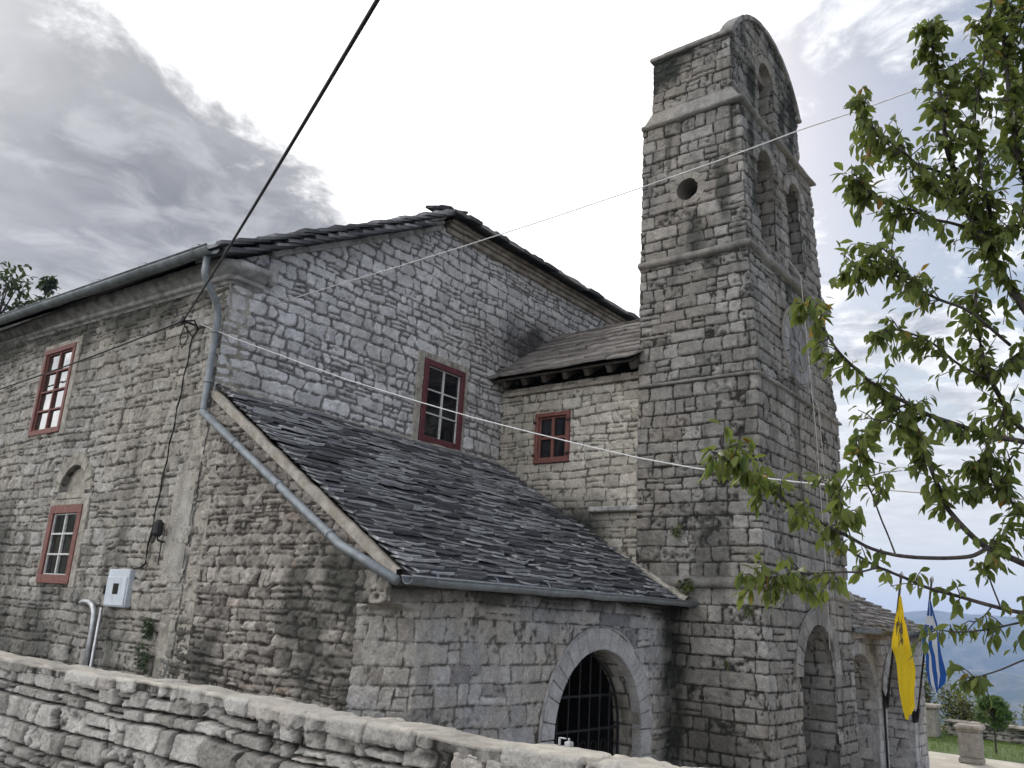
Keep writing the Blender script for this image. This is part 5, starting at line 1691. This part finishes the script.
tree = tag(empty('fruit_tree', (7.0, 0.0, 0)), 'fruit tree with thin dark branches and drooping green leaves at the edge of the forecourt', 'tree')
tr_ = MB()
j1, j2, j0 = [Vector(j) for j in JOINTS]
tr_.tube(catmull([(7.05, -.02, -.05), (7.02, 0, .6), (7.0, .04, 1.5), (6.99, .05, 2.3), tuple(j0)], 5), [.14-.0028*i for i in range(21)], 12)
tr_.tube(catmull([tuple(j0), tuple(j0.lerp(j1, .5)+Vector((.05, -.05, .1))), tuple(j1)], 6), [.07-.003*i for i in range(13)], 10)
tr_.tube(catmull([tuple(j0), tuple(j0.lerp(j2, .5)+Vector((.02, -.02, .03))), tuple(j2)], 6), [.055-.0025*i for i in range(13)], 10)
tr_.tube(catmull([tuple(j0), (7.1, -.2, 3.9), (7.0, -.35, 5.0), (6.9, -.3, 6.2)], 6), [.06-.0027*i for i in range(19)], 8)
lv = Leaves()
rt_ = random.Random(5)
def rvec(): 
    return Vector((rt_.uniform(-1, 1), rt_.uniform(-1, 1), rt_.uniform(-1, 1)))
def put_leaf(p, d, young=0.0):
    side = (rvec()+d*.35)
    side -= d*side.dot(d)*.5
    ax = side.normalized()*.55+d*.35+Vector((0, 0, -1))*rt_.uniform(.35, 1.15)
    n = Vector((0, 0, 1))*.8+rvec()*.7
    L = rt_.uniform(.05, .095)*(1-.25*young)
    lv.leaf(p+side.normalized()*.012, ax, n, L, L*rt_.uniform(.40, .52), rt_.uniform(.05, .45))
def leafy(pts, t0, dens, per=.012):
    tot = sum((pts[i+1]-pts[i]).length for i in range(len(pts)-1))
    acc = 0; nxt = t0*tot
    for i in range(len(pts)-1):
        a, b = pts[i], pts[i+1]
        l = (b-a).length; d = (b-a).normalized() if l > 1e-6 else Vector((0, 0, 1))
        while nxt < acc+l:
            p = a.lerp(b, (nxt-acc)/l)
            put_leaf(p, d)
            nxt += per/dens*rt_.uniform(.4, 1.6)
        acc += l
for pts, ra, rb, t0, dens in BRANCHES:
    cp_ = catmull(pts, 5)
    n = len(cp_)
    tr_.tube(cp_, [ra+(rb-ra)*i/(n-1) for i in range(n)], 7)
    leafy(cp_, t0, dens*.7, .019)
    # short spurs and twigs
    tot = sum((cp_[i+1]-cp_[i]).length for i in range(n-1))
    k = int(tot/.043*dens)
    for q in range(k):
        f = t0*.9+(1-t0*.9)*rt_.random()
        i = min(int(f*(n-1)), n-2)
        p = cp_[i]; d = (cp_[i+1]-cp_[i]).normalized()
        td = (d*.8+rvec()*.9+Vector((0, 0, rt_.uniform(-.25, .35)))).normalized()
        ln = rt_.uniform(.04, .25)*(1.2-.6*f)
        tw = [p, p+td*ln*.5+Vector((0, 0, .005)), p+td*ln-Vector((0, 0, .012))]
        tr_.tube(tw, [.004, .003, .002], 5)
        for z in range(rt_.randint(4, 7)):
            put_leaf(p+td*ln*rt_.uniform(.2, 1.05), td)
    for z in range(5): put_leaf(cp_[-1], (cp_[-1]-cp_[-2]).normalized(), .6)
tr_.build('trunk', M['bark'], tree, True)
# leafage of the part of the tree outside the picture
for i in range(900):
    a = rt_.random()*2*math.pi; r_ = rt_.random()**.5*1.15
    p = Vector((7.1+r_*math.cos(a), -.55+r_*math.sin(a)*.7, 4.0+rt_.random()*2.6))
    q = cam.matrix_world.inverted() @ p
    if 512+845*q.x/-q.z < 1034: continue
    put_leaf(p, rvec().normalized())
lv.build('crown', M['leaf'], tree)

# ================================================================== FAR TREES, BUSHES, WALL PLANTS
def clump_tree(name, base, h, rad, trunk_r, nclump, nleaf, size, mat, label, cat='tree', conical=False, group=None, low=.25, seed=1):
    rr_ = random.Random(seed)
    root = tag(empty(name, base), label, cat, group)
    bx, by, bz = base
    t = MB()
    top = Vector((bx+rr_.uniform(-.3, .3)*rad*.3, by, bz+h*.93))
    t.tube([(bx, by, bz-.5), (bx+.05*rad, by, bz+h*.4), tuple(top)], [trunk_r, trunk_r*.7, trunk_r*.12], 8)
    L = Leaves()
    for c in range(nclump):
        f = low+(1-low)*rr_.random()**.9
        a = rr_.random()*2*math.pi
        prof = (1.02-f)*1.35 if conical else math.sin(math.pi*min(1, .12+.88*(f-low)/(1-low)*.93))**.6
        r_ = rad*prof*rr_.random()**.45
        cc = Vector((bx+r_*math.cos(a), by+r_*math.sin(a), bz+h*f))
        t.tube([Vector((bx, by, bz+h*max(.15, f-.14))), cc], [trunk_r*.22, trunk_r*.06], 5)
        cr = rad*rr_.uniform(.14, .30)
        tone = rr_.random()*.5
        for k in range(nleaf):
            v = Vector((rr_.gauss(0, 1), rr_.gauss(0, 1), rr_.gauss(0, .7)))
            v = v.normalized()*cr*rr_.random()**.4
            L.leaf(cc+v, (rr_.uniform(-1, 1), rr_.uniform(-1, 1), rr_.uniform(-.9, .4)), (rr_.uniform(-.6, .6), rr_.uniform(-.6, .6), 1), size*rr_.uniform(.6, 1.3), size*rr_.uniform(.35, .6), .2, (tone+.5*rr_.random(), 0))
    t.build('trunk', M['bark'], root, True)
    L.build('crown', mat, root)
    return root
clump_tree('leafy_tree', (16.3, 49, 1.9), 17.6, 3.6, .3, 46, 60, .42, M['leaf_dark'], 'tall dark tree beyond the left end of the church roof', low=.3, seed=3, group='trees beyond the roof')
clump_tree('leafy_tree', (19.5, 52, 2.0), 18.9, 1.7, .2, 30, 60, .40, M['leaf_dark'], 'small pointed dark tree rising just behind the gutter, nearer the gable', conical=True, low=.3, seed=8, group='trees beyond the roof')
clump_tree('leafy_tree', (13.4, 44, 1.6), 14.6, 2.2, .25, 30, 50, .36, M['leaf_bush'], 'bright green low tree in front of the tall dark tree at the picture edge', low=.25, seed=12, group='trees beyond the roof')
clump_tree('standard_shrub', (27.6, 4.72, 0), 1.50, .44, .03, 60, 70, .085, M['leaf_garden'], 'round green shrub on a thin bare stem behind the carved pillar', 'shrub', low=.48, seed=21)
def scrub(x, y, z, h, r, mat, label, seed, nst=7, group='scrub along the terrace edge'):
    rr_ = random.Random(seed)
    root = tag(empty('scrub_plant', (x, y, z)), label, 'plant', group)
    t = MB(); L = Leaves()
    for s_ in range(nst):
        a = rr_.random()*2*math.pi; q = r*rr_.random()**.5
        hh = h*rr_.uniform(.55, 1.0)
        p0 = Vector((x+q*.5*math.cos(a), y+q*.5*math.sin(a), z-.1)); p1 = Vector((x+q*math.cos(a), y+q*math.sin(a), z+hh))
        t.tube([p0, p0.lerp(p1, .5), p1], [.014, .010, .004], 5)
        for k in range(int(90*hh)+20):
            f = rr_.uniform(.12, 1)
            p = p0.lerp(p1, f)
            sp_ = .10+.16*(1-f)*h
            L.leaf(p+Vector((rr_.gauss(0, 1), rr_.gauss(0, 1), rr_.gauss(0, .6)))*sp_*.6, (rr_.uniform(-1, 1), rr_.uniform(-1, 1), rr_.uniform(-.6, .8)), (0, rr_.uniform(-1, 1), 1), .13*rr_.uniform(.7, 1.4), .06, .2, (rr_.random(), 0))
    t.build('stems', M['bark'], root, True)
    L.build('foliage', mat, root)
specs = [(32.2, 7.5, 0, 2.3, .35, 'leaf_scrub', 'tall slender green plant right beside the arcade end', 9),
         (32.6, 6.6, 0, 1.7, .55, 'leaf_scrub', 'yellowish feathery plant next to the tall slender plant', 11),
         (32.4, 5.8, 0, 1.3, .55, 'leaf_scrub', 'low yellow green plant between the feathery plant and the round shrub', 10),
         (33.5, 4.2, 0, 1.1, .7, 'leaf_scrub', 'low olive bush right of the round shrub beyond the low wall', 12),
         (34.2, 3.2, 0, 1.2, .8, 'leaf_dark', 'dark low bush second to the right of the round shrub', 12),
         (33.4, 2.2, 0, 1.25, .8, 'leaf_scrub', 'olive bush at the right edge of the picture beyond the low wall', 12),
         (36.5, 6.4, -.7, 1.9, 1.0, 'leaf_scrub', 'wide pale bush behind the feathery plants farther down the slope', 14)]
for i, (x, y, z, h, r, m_, lab, ns) in enumerate(specs): scrub(x, y, z, h, r, M[m_], lab, 30+i, ns)
def tuft(name, p, n, size, spread, label, out=(-1, 0, 0), mat='moss', hang=.3):
    rr_ = random.Random(int(p[1]*100+p[2]*10))
    L = Leaves()
    for i in range(n):
        v = Vector((rr_.gauss(0, .4), max(-1.4, min(1.4, rr_.gauss(0, 1))), max(-1.4, min(1.4, rr_.gauss(0, 1)))))*spread*.8
        if out[0] < 0: v.x = -abs(v.x)*.6-.01
        else: v = Vector((v.y, -abs(v.x)*.6-.01, v.z))
        ax = Vector(out)*rr_.uniform(.3, 1)+Vector((rr_.uniform(-.6, .6), rr_.uniform(-1, 1), rr_.uniform(-.6-hang, .9-hang)))
        L.leaf(Vector(p)+v, ax, (rr_.uniform(-1, 0), rr_.uniform(-.5, .5), 1), size*rr_.uniform(.6, 1.3), size*.4, .3)
    tag(L.build(name, M[mat]), label, 'plant', 'small plants rooted in the walls')
tuft('wall_plant', (11.98, 6.02, 3.44), 90, .09, .075, 'green tuft growing where the porch gutter meets the tower')
tuft('wall_plant', (11.99, 6.21, 4.25), 50, .07, .07, 'small dark tuft higher up on the tower side, above the porch flashing')
tuft('wall_plant', (11.99, 5.05, 3.10), 46, .06, .06, 'small mossy tuft just under the lowest string course of the tower')
tuft('wall_plant', (11.99, 5.40, 2.35), 34, .05, .04, 'tiny tuft in the lower tower side wall under the mossy one')
tuft('creeper', (X0-.01, 10.57, 2.42), 140, .07, .10, 'dark creeper patch climbing the foot of the side wall near the porch corner', hang=.1, mat='leaf_dark')
tuft('creeper', (X0-.01, 10.57, 2.05), 140, .07, .13, 'dark creeper mass at the very foot of the side wall below the creeper patch', hang=.1, mat='leaf_dark')
# broken steel stub set in the coping of the dry stone wall
b = MB()
sx_, sy_, sz_ = STUB
b.box(sx_-.005, sx_+.005, sy_-.005, sy_+.005, sz_-.08, sz_+.02, None, .002)
b.box(sx_-.02, sx_+.02, sy_-.02, sy_+.02, sz_-.08, sz_+.002, None, .004)
b.box(sx_-.008, sx_+.008, sy_+.06, sy_+.07, sz_-.08, sz_+.018, None, .002)
b.box(sx_-.008, sx_+.008, sy_+.02, sy_+.07, sz_+.012, sz_+.018, None, .002)
tag(b.build('steel_stub', M['steel']), 'short broken metal stub set in the coping of the dry stone wall', 'metal stub')
